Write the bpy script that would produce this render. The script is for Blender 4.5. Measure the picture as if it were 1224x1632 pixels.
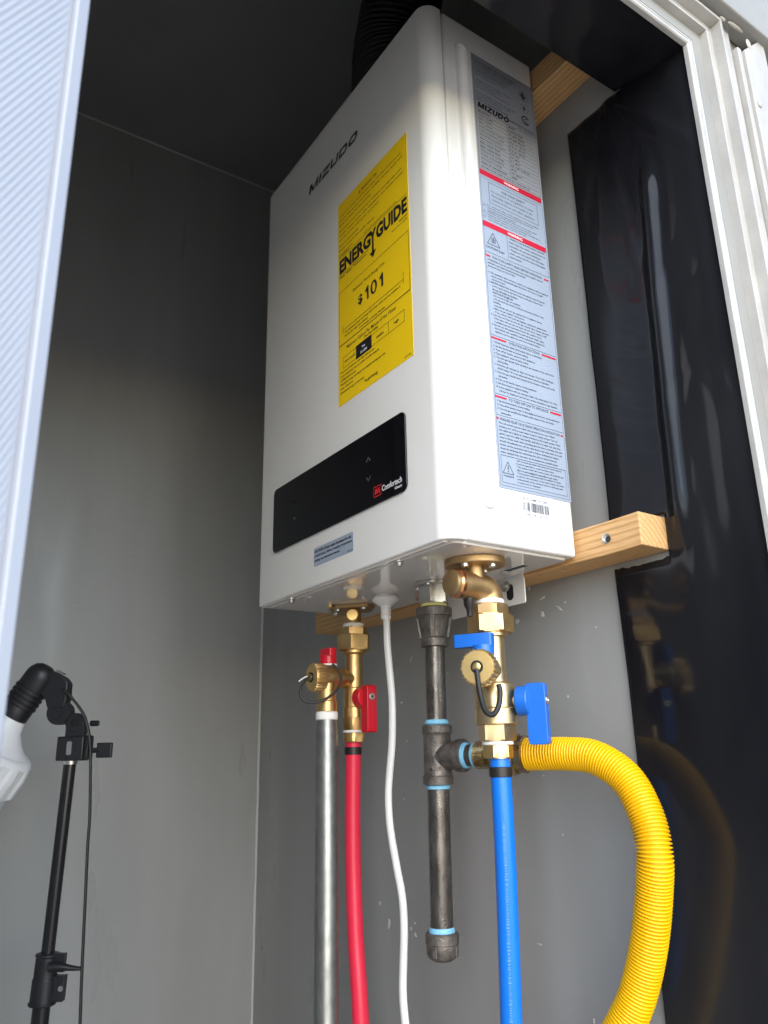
import bpy, bmesh, math, random
from mathutils import Vector, Matrix, noise
R_ = math.radians
for o in list(bpy.data.objects): bpy.data.objects.remove(o)
S = bpy.context.scene
COL = S.collection
random.seed(7)

# ------------------------------------------------------------------ camera
cam_d = bpy.data.cameras.new('camera'); cam = bpy.data.objects.new('camera', cam_d); COL.objects.link(cam)
cam.location = (0.50343, -0.56457, -0.17695)
cam.rotation_euler = (1.871148, 0.0195354, 0.980251)
cam_d.sensor_fit = 'VERTICAL'; cam_d.sensor_height = 36; cam_d.lens = 36*1252.48/1632
cam_d.clip_start = 0.01; cam_d.clip_end = 500
cam_d.dof.use_dof = True; cam_d.dof.focus_distance = 0.78; cam_d.dof.aperture_fstop = 11.0
S.camera = cam
S.render.resolution_x, S.render.resolution_y = 768, 1024

# ------------------------------------------------------------------ sky, sun, exposure
SUN_EL, SUN_AZ = 30.0, 113.0      # azimuth clockwise from +Y: veiled sun behind the photographer
w = bpy.data.worlds.new('World'); S.world = w; w.use_nodes = True
nt = w.node_tree; bg = nt.nodes['Background']
sky = nt.nodes.new('ShaderNodeTexSky'); sky.sky_type = 'NISHITA'; sky.sun_disc = False
sky.sun_elevation = R_(SUN_EL); sky.sun_rotation = R_(SUN_AZ); sky.air_density = 1.0; sky.dust_density = 0.6; sky.ozone_density = 1.5
nt.links.new(sky.outputs[0], bg.inputs[0]); bg.inputs[1].default_value = 0.15
sd = bpy.data.lights.new('sun', 'SUN'); sd.energy = .85; sd.angle = R_(75); sd.color = (1.0, .985, .965)
sun = bpy.data.objects.new('sun', sd); COL.objects.link(sun)
sdir = Vector((math.sin(R_(SUN_AZ))*math.cos(R_(SUN_EL)), math.cos(R_(SUN_AZ))*math.cos(R_(SUN_EL)), math.sin(R_(SUN_EL))))
sun.rotation_euler = sdir.to_track_quat('Z', 'Y').to_euler(); sun.location = sdir*6
S.view_settings.view_transform = 'Standard'; S.view_settings.look = 'None'
S.view_settings.gamma = 1; S.view_settings.use_curve_mapping = False
S.view_settings.exposure = 1.72
S.render.engine = 'CYCLES'
try:
    S.cycles.max_bounces = 10; S.cycles.diffuse_bounces = 6; S.cycles.glossy_bounces = 5
except Exception: pass

# ------------------------------------------------------------------ materials
MAT = {}
def mat(name, col, rough=.5, metal=0., spec=.5, var=0., vscale=20., vstretch=(1,1,1), bump=0., bscale=200., bstretch=(1,1,1), rvar=0., coat=0., col2=None, detail=4.):
    m = bpy.data.materials.new(name); m.use_nodes = True; n = m.node_tree.nodes; l = m.node_tree.links
    b = n['Principled BSDF']
    b.inputs['Base Color'].default_value = (*col, 1); b.inputs['Roughness'].default_value = rough
    b.inputs['Metallic'].default_value = metal; b.inputs['Specular IOR Level'].default_value = spec
    b.inputs['Coat Weight'].default_value = coat; b.inputs['Coat Roughness'].default_value = .025
    tc = n.new('ShaderNodeTexCoord')
    def nz(scale, stretch):
        mp = n.new('ShaderNodeMapping'); mp.inputs['Scale'].default_value = stretch
        l.new(tc.outputs['Object'], mp.inputs[0])
        t = n.new('ShaderNodeTexNoise'); t.inputs['Scale'].default_value = scale; t.inputs['Detail'].default_value = detail
        l.new(mp.outputs[0], t.inputs['Vector']); return t
    if var > 0 or col2:
        t = nz(vscale, vstretch); r = n.new('ShaderNodeValToRGB')
        c2 = col2 if col2 else tuple(min(1, c*(1+var)) for c in col)
        c1 = col if col2 else tuple(c*(1-var) for c in col)
        r.color_ramp.elements[0].position = .32; r.color_ramp.elements[1].position = .68
        r.color_ramp.elements[0].color = (*c1, 1); r.color_ramp.elements[1].color = (*c2, 1)
        l.new(t.outputs[0], r.inputs[0]); l.new(r.outputs[0], b.inputs['Base Color'])
        if rvar > 0:
            mr = n.new('ShaderNodeMapRange'); mr.inputs['From Min'].default_value = .3; mr.inputs['From Max'].default_value = .7
            mr.inputs['To Min'].default_value = max(.02, rough-rvar); mr.inputs['To Max'].default_value = min(1, rough+rvar)
            t2 = nz(vscale*1.7, vstretch); l.new(t2.outputs[0], mr.inputs[0]); l.new(mr.outputs[0], b.inputs['Roughness'])
    if bump > 0:
        t = nz(bscale, bstretch); bp = n.new('ShaderNodeBump'); bp.inputs['Strength'].default_value = 1.0; bp.inputs['Distance'].default_value = bump
        l.new(t.outputs[0], bp.inputs['Height']); l.new(bp.outputs[0], b.inputs['Normal'])
    MAT[name] = m; return m

mat('enamel', (.76, .745, .71), .2, 0, .5, .012, 14, bump=.0009, bscale=5, rvar=.07)
mat('enamel_bottom', (.82, .775, .72), .12, 0, .6, .01, 14, coat=1.0)
mat('wall_grey', (.29, .293, .286), .4, 0, .5, .09, 6, (1.6, 1.6, .3), .0005, 35, rvar=.14, detail=8)
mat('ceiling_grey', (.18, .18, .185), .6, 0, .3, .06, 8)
mat('bead', (.5, .5, .48), .5)
mat('black_film', (.005, .005, .007), .11, 0, .22, vscale=7, vstretch=(1, 1, .3), col2=(.020, .020, .022), rvar=.07, bump=.0002, bscale=24, bstretch=(1, 1, .35))  # paler second tone paints the soft grey sheen into the film's colour
mat('chip', (.52, .50, .47), .7, var=.15, vscale=300)
mat('bounce_white', (.72, .71, .69), .4, var=.03, vscale=6)
mat('scuff', (.36, .36, .35), .6)
mat('brass', (.64, .43, .19), .42, 1, var=.08, vscale=60, bump=.00002, bscale=900, rvar=.06)
mat('brass_cast', (.52, .35, .17), .48, 1, var=.10, vscale=70, bump=.00005, bscale=1300, rvar=.06)
mat('brass_pale', (.66, .50, .28), .36, 1, var=.08, vscale=50, bump=.00005, bscale=1100, rvar=.06)
mat('brass_bright', (.80, .57, .24), .36, 1, var=.10, vscale=60, rvar=.06)
mat('brass_face', (.78, .56, .24), .5, 1, var=.06, vscale=120)
mat('copper', (.75, .36, .16), .25, 1)
mat('brass_zinc', (.46, .36, .20), .26, 1, var=.3, vscale=80, rvar=.1)
mat('steel', (.62, .61, .58), .3, 1, var=.1, vscale=90)
mat('alu_hex', (.58, .55, .50), .33, 1, var=.08, vscale=50)
mat('galvanized', (.27, .275, .26), .42, .9, var=.16, vscale=120, vstretch=(1, 1, .5), bump=.00008, bscale=250, rvar=.05, detail=6)
mat('black_iron', (.15, .135, .122), .32, .85, .5, .32, 90, (1, 1, .5), .00025, 700, rvar=.1)
mat('cast_iron', (.165, .145, .128), .46, .7, .5, .32, 110, bump=.0006, bscale=520, rvar=.12)
mat('tape_white', (.82, .80, .77), .55, bump=.0003, bscale=500)
mat('tape_yellow', (.80, .70, .25), .6, bump=.0003, bscale=500)
mat('sealant_blue', (.22, .52, .72), .5, var=.12, vscale=200, bump=.0004, bscale=400)
mat('red_plastic', (.60, .006, .022), .34, var=.05, vscale=40, bump=.00006, bscale=700)
mat('red_pex', (.74, .024, .066), .36, var=.07, vscale=25, vstretch=(1, 1, .2))
mat('blue_plastic', (.010, .13, .55), .33, var=.05, vscale=40, bump=.00006, bscale=700)
mat('clamp_black', (.035, .032, .03), .42, .6)
mat('yellow_coat', (.84, .485, .003), .36, var=.05, vscale=30, rvar=.05)
mat('white_plastic', (.80, .79, .77), .35)
mat('black_plastic', (.013, .013, .015), .42, bump=.0001, bscale=900)
mat('black_tube', (.010, .010, .011), .26)
mat('rubber', (.012, .012, .013), .5)
mat('lamp_white', (.82, .82, .82), .4)
mat('lamp_glass', (.62, .66, .74), .35)
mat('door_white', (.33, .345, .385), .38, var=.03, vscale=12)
mat('frame_white', (.42, .40, .365), .42, 0, .5, .10, 35, (1, 1, .6), .0003, 260, rvar=.1)
mat('caulk', (.45, .42, .36), .5, bump=.0008, bscale=160)
mat('siding', (.27, .26, .235), .5, var=.07, vscale=9, bump=.0002, bscale=120)
mat('ground', (.60, .49, .37), .9, var=.2, vscale=3)
mat('floor_grey', (.50, .43, .34), .6, var=.1, vscale=10)
mat('label_yellow', (.86, .57, .004), .45, var=.02, vscale=12)
mat('label_grey', (.31, .365, .45), .4, var=.02, vscale=20)
mat('label_silver', (.29, .30, .325), .4, var=.03, vscale=20)
mat('sticker_white', (.86, .86, .86), .45)
mat('ink', (.012, .012, .014), .5)
mat('ink_grey', (.05, .055, .07), .55)
mat('ink_dark', (.045, .045, .055), .5)
mat('ink_label', (.075, .085, .11), .5)
mat('ink_red', (.52, .004, .03), .5)
mat('ink_orange', (.75, .10, .01), .5)
mat('ink_white', (.8, .8, .8), .5)
mat('glass_black', (.002, .002, .004), .04, 0, .35)
mat('glyph_dim', (.12, .12, .13), .5)
mat('glyph_faint', (.03, .03, .032), .5)
mat('glyph_red', (.7, .02, .03), .5)
mat('flue_black', (.006, .006, .007), .6)
mat('blueprint', (.10, .24, .60), .5)

def wood_mat(name, ring):
    m = bpy.data.materials.new(name); m.use_nodes = True; n = m.node_tree.nodes; l = m.node_tree.links; b = n['Principled BSDF']
    tc = n.new('ShaderNodeTexCoord'); mp = n.new('ShaderNodeMapping')
    l.new(tc.outputs['Object'], mp.inputs[0])
    mp.inputs['Scale'].default_value = (1.0, 18, 18); mp.inputs['Rotation'].default_value = (R_(ring), R_(1.2), R_(.8)); mp.inputs['Location'].default_value = (0, .55, 1.1)
    wv = n.new('ShaderNodeTexWave'); wv.wave_type = 'RINGS'; wv.rings_direction = 'X'; wv.inputs['Scale'].default_value = 3.3
    wv.inputs['Distortion'].default_value = 1.6; wv.inputs['Detail'].default_value = 3; wv.inputs['Detail Scale'].default_value = 1.2
    l.new(mp.outputs[0], wv.inputs['Vector'])
    r = n.new('ShaderNodeValToRGB'); e = r.color_ramp.elements
    e[0].position = 0; e[0].color = (.74, .45, .20, 1); e[1].position = 1; e[1].color = (.58, .32, .12, 1)
    x = e.new(.62); x.color = (.71, .42, .18, 1)
    l.new(wv.outputs[0], r.inputs[0])
    fn = n.new('ShaderNodeTexNoise'); mp2 = n.new('ShaderNodeMapping'); mp2.inputs['Scale'].default_value = (1, 14, 14)
    l.new(tc.outputs['Object'], mp2.inputs[0]); l.new(mp2.outputs[0], fn.inputs['Vector']); fn.inputs['Scale'].default_value = 45; fn.inputs['Detail'].default_value = 5
    mx = n.new('ShaderNodeMix'); mx.data_type = 'RGBA'; mx.blend_type = 'MULTIPLY'; mx.inputs[0].default_value = .45
    cr = n.new('ShaderNodeValToRGB'); cr.color_ramp.elements[0].position = .3; cr.color_ramp.elements[0].color = (.55, .5, .42, 1); cr.color_ramp.elements[1].position = .6
    l.new(fn.outputs[0], cr.inputs[0]); l.new(r.outputs[0], mx.inputs[6]); l.new(cr.outputs[0], mx.inputs[7])
    l.new(mx.outputs[2], b.inputs['Base Color']); b.inputs['Roughness'].default_value = .6
    bp = n.new('ShaderNodeBump'); bp.inputs['Distance'].default_value = .0003; l.new(fn.outputs[0], bp.inputs['Height']); l.new(bp.outputs[0], b.inputs['Normal'])
    MAT[name] = m
wood_mat('pine', 20)

# blue pipe carries a faint line of worn print along its length
def pex_blue():
    m = mat('blue_pex', (.004, .16, .68), .34, var=.05, vscale=25, vstretch=(1, 1, .2)); return m
pex_blue()

# ------------------------------------------------------------------ helpers
WL = {}          # world location of every object (all objects are only translated)
def tag(o, label=None, cat=None, group=None, kind=None):
    if label: o['label'] = label
    if cat: o['category'] = cat
    if group: o['group'] = group
    if kind: o['kind'] = kind
    return o
def thing(name, loc, label, cat, group=None):
    o = bpy.data.objects.new(name, None); COL.objects.link(o); o.location = loc; o.empty_display_size = .05
    WL[o] = Vector(loc); return tag(o, label, cat, group)
def finish(name, me, m, parent=None, smooth=35, bevel=0, segs=2):
    co = [v.co for v in me.vertices]
    lo = Vector((min(c[i] for c in co) for i in range(3))); hi = Vector((max(c[i] for c in co) for i in range(3)))
    c = (lo+hi)/2
    me.transform(Matrix.Translation(-c))
    if m: me.materials.append(MAT[m])
    if smooth:
        me.polygons.foreach_set('use_smooth', [True]*len(me.polygons)); me.set_sharp_from_angle(angle=R_(smooth))
    me.update()
    o = bpy.data.objects.new(name, me); COL.objects.link(o)
    WL[o] = c
    if parent: o.parent = parent; o.location = c - WL[parent]
    else: o.location = c
    if bevel:
        b = o.modifiers.new('bevel', 'BEVEL'); b.width = bevel; b.segments = segs; b.limit_method = 'ANGLE'; b.angle_limit = R_(40); b.harden_normals = False
    return o
def obj(name, bm, m, parent=None, smooth=35, bevel=0, segs=2):
    bmesh.ops.recalc_face_normals(bm, faces=bm.faces)
    me = bpy.data.meshes.new(name); bm.to_mesh(me); bm.free()
    return finish(name, me, m, parent, smooth, bevel, segs)
I4 = Matrix.Identity(4)
def B(): return bmesh.new()
def box(bm, x0, x1, y0, y1, z0, z1, M=I4):
    v = [bm.verts.new(M @ Vector(p)) for p in ((x0,y0,z0),(x1,y0,z0),(x1,y1,z0),(x0,y1,z0),(x0,y0,z1),(x1,y0,z1),(x1,y1,z1),(x0,y1,z1))]
    for f in ((0,3,2,1),(4,5,6,7),(0,1,5,4),(1,2,6,5),(2,3,7,6),(3,0,4,7)): bm.faces.new([v[i] for i in f])
    return bm
def prism(bm, poly, z0, z1, M=I4, top=1.0):
    n = len(poly); cx = sum(p[0] for p in poly)/n; cy = sum(p[1] for p in poly)/n
    a = [bm.verts.new(M @ Vector((x, y, z0))) for x, y in poly]
    b = [bm.verts.new(M @ Vector((cx+(x-cx)*top, cy+(y-cy)*top, z1))) for x, y in poly]
    for i in range(n):
        j = (i+1) % n; bm.faces.new((a[i], a[j], b[j], b[i]))
    bm.faces.new(a[::-1]); bm.faces.new(b); return bm
def frame(o, zdir, xdir=None):
    z = Vector(zdir).normalized()
    x = Vector(xdir) if xdir is not None else (Vector((1, 0, 0)) if abs(z.x) < .9 else Vector((0, 1, 0)))
    x = (x - z*x.dot(z)).normalized(); y = z.cross(x)
    M = Matrix.Identity(4)
    for i in range(3): M[i][0], M[i][1], M[i][2], M[i][3] = x[i], y[i], z[i], o[i]
    return M
def lathe(bm, prof, M=I4, seg=32, shape=None):
    """prof: (t, r) along local z; shape(a, t) multiplies r"""
    rings = []
    for t, r in prof:
        if r < 1e-6: rings.append([bm.verts.new(M @ Vector((0, 0, t)))]); continue
        rg = []
        for i in range(seg):
            a = 2*math.pi*i/seg; k = shape(a, t) if shape else 1
            rg.append(bm.verts.new(M @ Vector((r*k*math.cos(a), r*k*math.sin(a), t))))
        rings.append(rg)
    for A, C in zip(rings, rings[1:]):
        if len(A) == 1 and len(C) == 1: continue
        for i in range(seg):
            j = (i+1) % seg
            if len(A) == 1: bm.faces.new((A[0], C[j], C[i]))
            elif len(C) == 1: bm.faces.new((A[i], A[j], C[0]))
            else: bm.faces.new((A[i], A[j], C[j], C[i]))
    if len(rings[0]) > 1: bm.faces.new(rings[0][::-1])
    if len(rings[-1]) > 1: bm.faces.new(rings[-1])
    return bm
def cyl(bm, r, z0, z1, M=I4, seg=28, ch=0):
    if ch: return lathe(bm, [(z0, r-ch), (z0+ch, r), (z1-ch, r), (z1, r-ch)], M, seg)
    return lathe(bm, [(z0, r), (z1, r)], M, seg)
def hexnut(bm, r, z0, z1, M=I4, rot=0., ch=.0012, n=6):
    """hexagon across corners r with chamfered corners"""
    def ringpts(rr, z, clip):
        pts = []
        for i in range(n*6):
            a = 2*math.pi*i/(n*6)
            d = math.cos(math.pi/n)/math.cos(((a - rot) % (2*math.pi/n)) - math.pi/n)
            pts.append((min(rr*d, clip), a, z))
        return pts
    rings = []
    for z, clip in ((z0, r*.90), (z0+ch, r*2), (z1-ch, r*2), (z1, r*.90)):
        rings.append([bm.verts.new(M @ Vector((q*math.cos(a), q*math.sin(a), zz))) for q, a, zz in ringpts(r, z, clip)])
    N = n*6
    for A, C in zip(rings, rings[1:]):
        for i in range(N): bm.faces.new((A[i], A[(i+1) % N], C[(i+1) % N], C[i]))
    bm.faces.new(rings[0][::-1]); bm.faces.new(rings[-1]); return bm
def catmull(pts, sub):
    P = [Vector(p) for p in pts]; P = [2*P[0]-P[1]] + P + [2*P[-1]-P[-2]]; out = []
    for i in range(1, len(P)-2):
        for k in range(sub):
            t = k/sub; a, b, c, d = P[i-1], P[i], P[i+1], P[i+2]
            out.append(.5*((2*b) + (c-a)*t + (2*a-5*b+4*c-d)*t*t + (3*b-a-3*c+d)*t**3))
    out.append(P[-2]); return out
def sweep(bm, pts, r, seg=14, sub=8, flat=1.0, rfun=None, closed=False):
    P = catmull(pts, sub) if sub else [Vector(p) for p in pts]
    up = None; rings = []; L = 0
    for i, p in enumerate(P):
        t = (P[min(i+1, len(P)-1)] - P[max(i-1, 0)]).normalized()
        if up is None:
            up = Vector((0, 0, 1)) if abs(t.z) < .9 else Vector((1, 0, 0))
        up = (up - t*up.dot(t)).normalized(); sd_ = t.cross(up)
        if i: L += (p-P[i-1]).length
        rr = rfun(L) if rfun else r
        rings.append([bm.verts.new(p + up*rr*math.cos(2*math.pi*k/seg)*flat + sd_*rr*math.sin(2*math.pi*k/seg)) for k in range(seg)])
    for A, C in zip(rings, rings[1:]):
        for k in range(seg): bm.faces.new((A[k], A[(k+1) % seg], C[(k+1) % seg], C[k]))
    bm.faces.new(rings[0][::-1]); bm.faces.new(rings[-1]); return bm
def rrect(x0, x1, y0, y1, r, n=6):
    out = []
    for cx, cy, a0 in ((x1-r, y1-r, 0), (x0+r, y1-r, 90), (x0+r, y0+r, 180), (x1-r, y0+r, 270)):
        for k in range(n+1):
            a = R_(a0+90*k/n); out.append((cx+r*math.cos(a), cy+r*math.sin(a)))
    return out
def text_mesh(body, size, shear=0, bold=None, spacing=1., line=1., align='LEFT'):
    if bold is None: bold = .026
    cu = bpy.data.curves.new('lettering', 'FONT'); cu.body = body; cu.size = size; cu.shear = shear; cu.offset = bold*size
    cu.space_character = spacing; cu.space_line = line; cu.align_x = align; cu.resolution_u = 2; cu.fill_mode = 'FRONT'
    o = bpy.data.objects.new('lettering', cu); COL.objects.link(o)
    me = bpy.data.meshes.new_from_object(o.evaluated_get(bpy.context.evaluated_depsgraph_get()))
    bpy.data.objects.remove(o); bpy.data.curves.remove(cu); return me
def text(name, body, M, x, y, m, parent, size=.003, width=None, height=None, **kw):
    """text whose lower-left (or lower-centre) sits at local x, y of frame M; width / height rescale it"""
    me = text_mesh(body, size, **kw)
    xs = [v.co.x for v in me.vertices]; ys = [v.co.y for v in me.vertices]
    x0, x1, y0, y1 = min(xs), max(xs), min(ys), max(ys)
    sx = width/(x1-x0) if width else 1; sy = height/(y1-y0) if height else (sx if width and not height and kw.get('prop') else 1)
    al = kw.get('align', 'LEFT'); ox = x0 if al == 'LEFT' else (x0+x1)/2
    for v in me.vertices: v.co = M @ Vector((x+(v.co.x-ox)*sx, y+(v.co.y-y0)*sy, 0))
    return finish(name, me, m, parent, smooth=0)
def strokes(name, polys, M, m, parent):
    """flat printed polygons (lists of 2D points)"""
    bm = B()
    for p in polys: bm.faces.new([bm.verts.new(M @ Vector((x, y, 0))) for x, y in p])
    return obj(name, bm, m, parent, smooth=0)
def line2(x0, y0, x1, y1, w):
    d = Vector((x1-x0, y1-y0)).normalized(); nx, ny = -d.y*w/2, d.x*w/2
    return [(x0+nx, y0+ny), (x0-nx, y0-ny), (x1-nx, y1-ny), (x1+nx, y1+ny)]
def rectlines(x0, x1, y0, y1, w): return [line2(x0-w/2, y0, x1+w/2, y0, w), line2(x0-w/2, y1, x1+w/2, y1, w), line2(x0, y0+w/2, x0, y1-w/2, w), line2(x1, y0+w/2, x1, y1-w/2, w)]

YW = .043; XL = -.788; ZC = .985; ZF = -.95; YN = -.66; XF = .17
W, D, H = .3768, .1575, .60

# ------------------------------------------------------------------ setting
bm = B(); box(bm, XL-.04, XF-.004, YW, YW+.03, ZF-.03, ZC+.03); back = obj('back_wall', bm, 'wall_grey', None, 0); tag(back, kind='structure')
bm = B(); box(bm, XL-.04, XL, YN-.03, YW, ZF-.03, ZC+.03); o = obj('end_wall', bm, 'wall_grey', None, 0); tag(o, kind='structure'); endw = o
bm = B(); box(bm, XL-.04, XF-.004, YN-.03, YN, ZF-.03, ZC+.03); o = obj('near_wall', bm, 'bounce_white', None, 0); tag(o, kind='structure')  # unseen side of the cabinet, made pale to bounce light onto the heater front
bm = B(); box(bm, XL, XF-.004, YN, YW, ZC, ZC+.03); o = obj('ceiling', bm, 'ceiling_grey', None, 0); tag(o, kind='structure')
bm = B(); box(bm, XL, XF-.004, YN, YW, ZF-.03, ZF); o = obj('floor', bm, 'floor_grey', None, 0); tag(o, kind='structure')
bm = B(); v = [bm.verts.new(p) for p in ((-120,-120,-1.4),(120,-120,-1.4),(120,120,-1.4),(-120,120,-1.4))]; bm.faces.new(v); o = obj('ground', bm, 'ground', None, 0); tag(o, kind='structure')
# exterior wall around the opening
OY0, OY1, OZ0, OZ1 = -.522, .036, -.85, .4945
bm = B(); E0, E1 = XF-.004, XF+.002
box(bm, E0, E1, -1.6, OY0-.01, -1.4, 1.15); box(bm, E0, E1, OY1+.012, 1.6, -1.4, 1.15)
box(bm, E0, E1, OY0-.01, OY1+.012, -1.4, OZ0-.01); box(bm, E0, E1, OY0-.01, OY1+.012, OZ1+.012, 1.15)
o = obj('exterior_wall', bm, 'siding', None, 0); tag(o, kind='structure')
bm = B(); box(bm, -1.0, .20, -1.6, 1.6, 1.15, 1.19); o = obj('roof', bm, 'siding', None, 0); tag(o, kind='structure')
# thin pale joints in the corners
bm = B(); sweep(bm, [(XL+.001, YW-.001, ZF), (XL+.001, YW-.001, ZC)], .0022, 8, 0); obj('corner_joint', bm, 'bead', endw)
bm = B(); sweep(bm, [(XL+.0008, YN, ZC-.0008), (XL+.0008, YW-.002, ZC-.0008)], .0012, 8, 0); obj('ceiling_joint', bm, 'bead', endw)

# paint chips and plaster marks on the back wall
def chip(x, z, r, sx=1, sz=1, ang=0):
    bm = B(); n = 11; r *= .72
    pts = []
    for i in range(n):
        a = 2*math.pi*i/n; rr = r*(.65+.7*random.random())
        px, pz = rr*math.cos(a)*sx, rr*math.sin(a)*sz
        pts.append((x+px*math.cos(ang)-pz*math.sin(ang), z+px*math.sin(ang)+pz*math.cos(ang)))
    prism(bm, pts, 0, .0006, frame((0, YW+.0001, 0), (0, -1, 0), (1, 0, 0)), .8)
    obj('paint_chip', bm, 'chip', back, 0)
# frame((..),(0,-1,0),(1,0,0)): local y = z x x = (-y) x (x) = +z
for a in ((-.1111,-.0052,.0035),(-.0915,-.019,.003,2.2,.5,.25),(-.1334,-.0378,.0045),(-.0934,-.0363,.004,1,1.2),(-.0685,-.0342,.003,2.6,.5,-.7),(-.0600,-.029,.0018),
          (-.3987,-.3773,.005,.7,1.6),(-.3518,-.3761,.003,.8,1.3),(-.3431,-.3815,.003),(-.3431,-.369,.002),(-.4193,-.3572,.003),(-.0226,-.0603,.0016),(-.2341,-.0794,.0022),(-.3356,-.0574,.002,.6,4,-.5),
          (-.3594,-.1117,.0026),(-.0678,-.1238,.0014),(-.2600,-.083,.0016),(-.17,-.0335,.0045,2.5,1),(-.155,-.046,.003,2,.7,.6),(-.185,-.040,.004,1.6,.8),(-.1334,-.358,.0018,3,.5),
          (-.105,-.43,.0012,1,3),(-.07,-.41,.0012,1,2.5),(-.11,-.20,.0012),(-.36,-.23,.0013),(-.35,-.16,.0015),(-.09,-.255,.001)): chip(*a)

for y, z, l_, th in ((-.20, .155, .020, .05), (-.17, .115, .014, -.1), (-.09, -.02, .010, .3), (-.24, -.30, .008, -.4), (-.05, -.33, .006, .8), (-.28, .06, .012, .1), (-.13, -.14, .005, 1.2)):
    bm = B(); n_ = 9; pts_ = [((l_/2)*math.cos(2*math.pi*k/n_)*(.8+.4*random.random()), .0005*math.sin(2*math.pi*k/n_)*(.6+.8*random.random())) for k in range(n_)]
    prism(bm, [(y+p*math.cos(th)-q*math.sin(th), z+p*math.sin(th)+q*math.cos(th)) for p, q in pts_], 0, .0004, Matrix(((0,0,1,XL-.0001),(1,0,0,0),(0,1,0,0),(0,0,0,1))), .8); obj('scratch', bm, 'scuff', endw, 0)
# black glossy plastic film over the right part of the back wall
def ridge(x, z, x0, x1, z0, z1, wd, fade=.04):
    t = (z-z0)/(z1-z0); xc = x0+(x1-x0)*t
    g = math.exp(-((x-xc)/wd)**2); e = 1
    if t < 0: e = math.exp(-((z-z0)/fade)**2)
    if t > 1: e = math.exp(-((z-z1)/fade)**2)
    return g*e
def film_disp(x, z):
    d = .0080*ridge(x, z, .093, .106, .046, .36, .0085)
    d += .0012*ridge(x, z, .143, .152, .02, .30, .013)
    d += .0018*ridge(x, z, .088, .150, .490, .40, .007)
    d += .0020*ridge(x, z, .070, .090, .500, .30, .008)
    d += .0006*ridge(x, z, .118, .122, .05, .2, .01)
    up = min(1, max(0, (z+.12)/.1))
    d += up*.0022*(noise.noise(Vector((x*16, 1.3, z*4)))*.5+.5) + up*.0004*noise.noise(Vector((x*45, 4.1, z*12)))
    cr = 1-abs(noise.noise(Vector((x*13+z*2.5, 7.7, z*4.5-x*3))))
    cr2 = 1-abs(noise.noise(Vector((x*21-z*4, 2.2, z*7+x*8))))
    d += up*(.0016*cr**5 + .0006*cr2**6)
    d += (1-up)*.0007*(noise.noise(Vector((x*14, 9.3, z*3))))
    return max(d, -.0006)*max(0, min(1, (.1695-x)/.016))
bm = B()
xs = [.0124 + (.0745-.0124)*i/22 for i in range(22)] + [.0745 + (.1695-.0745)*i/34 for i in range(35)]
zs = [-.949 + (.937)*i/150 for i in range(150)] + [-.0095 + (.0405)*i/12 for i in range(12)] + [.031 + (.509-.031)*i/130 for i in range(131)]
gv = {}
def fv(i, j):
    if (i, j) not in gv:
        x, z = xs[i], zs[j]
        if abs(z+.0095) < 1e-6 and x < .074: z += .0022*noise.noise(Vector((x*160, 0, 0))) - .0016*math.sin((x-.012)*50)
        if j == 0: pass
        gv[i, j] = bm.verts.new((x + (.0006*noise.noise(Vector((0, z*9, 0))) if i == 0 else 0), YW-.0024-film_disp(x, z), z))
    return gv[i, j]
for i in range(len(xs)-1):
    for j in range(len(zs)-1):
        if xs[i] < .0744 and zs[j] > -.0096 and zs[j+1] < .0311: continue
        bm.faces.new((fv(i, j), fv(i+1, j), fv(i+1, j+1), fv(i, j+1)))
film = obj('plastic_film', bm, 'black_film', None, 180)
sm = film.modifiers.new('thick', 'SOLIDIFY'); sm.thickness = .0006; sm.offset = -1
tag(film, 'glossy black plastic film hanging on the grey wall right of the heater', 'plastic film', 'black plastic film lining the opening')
# header over the opening, wrapped in the same film
bm = B(); nx, ny = 16, 60; g = {}
for i in range(nx+1):
    for j in range(ny+1):
        x = .082+(.1690-.082)*i/nx; y = YN+.02+(YW-.0045-YN-.02)*j/ny
        z = .5117-.0162*i/nx + (.0012*noise.noise(Vector((x*30, y*10, 2))) + .0010*noise.noise(Vector((x*70, y*22, 5))))*(1 if 0 < i < nx else .3)
        g[i, j] = bm.verts.new((x, y, z))
tp = {}
for i in (0, nx):
    for j in range(ny+1): tp[i, j] = bm.verts.new((g[i, j].co.x, g[i, j].co.y, .62))
for i in range(nx):
    for j in range(ny): bm.faces.new((g[i, j], g[i, j+1], g[i+1, j+1], g[i+1, j]))
for j in range(ny):
    bm.faces.new((g[0, j], tp[0, j], tp[0, j+1], g[0, j+1])); bm.faces.new((g[nx, j], g[nx, j+1], tp[nx, j+1], tp[nx, j]))
    bm.faces.new((tp[0, j], tp[nx, j], tp[nx, j+1], tp[0, j+1]))
bm.faces.new([g[i, 0] for i in range(nx+1)] + [tp[nx, 0], tp[0, 0]]); bm.faces.new([g[i, ny] for i in range(nx, -1, -1)] + [tp[0, ny], tp[nx, ny]])
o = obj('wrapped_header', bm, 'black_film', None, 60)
tag(o, 'overhead beam wrapped in creased black plastic above the opening', 'header beam')

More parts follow.
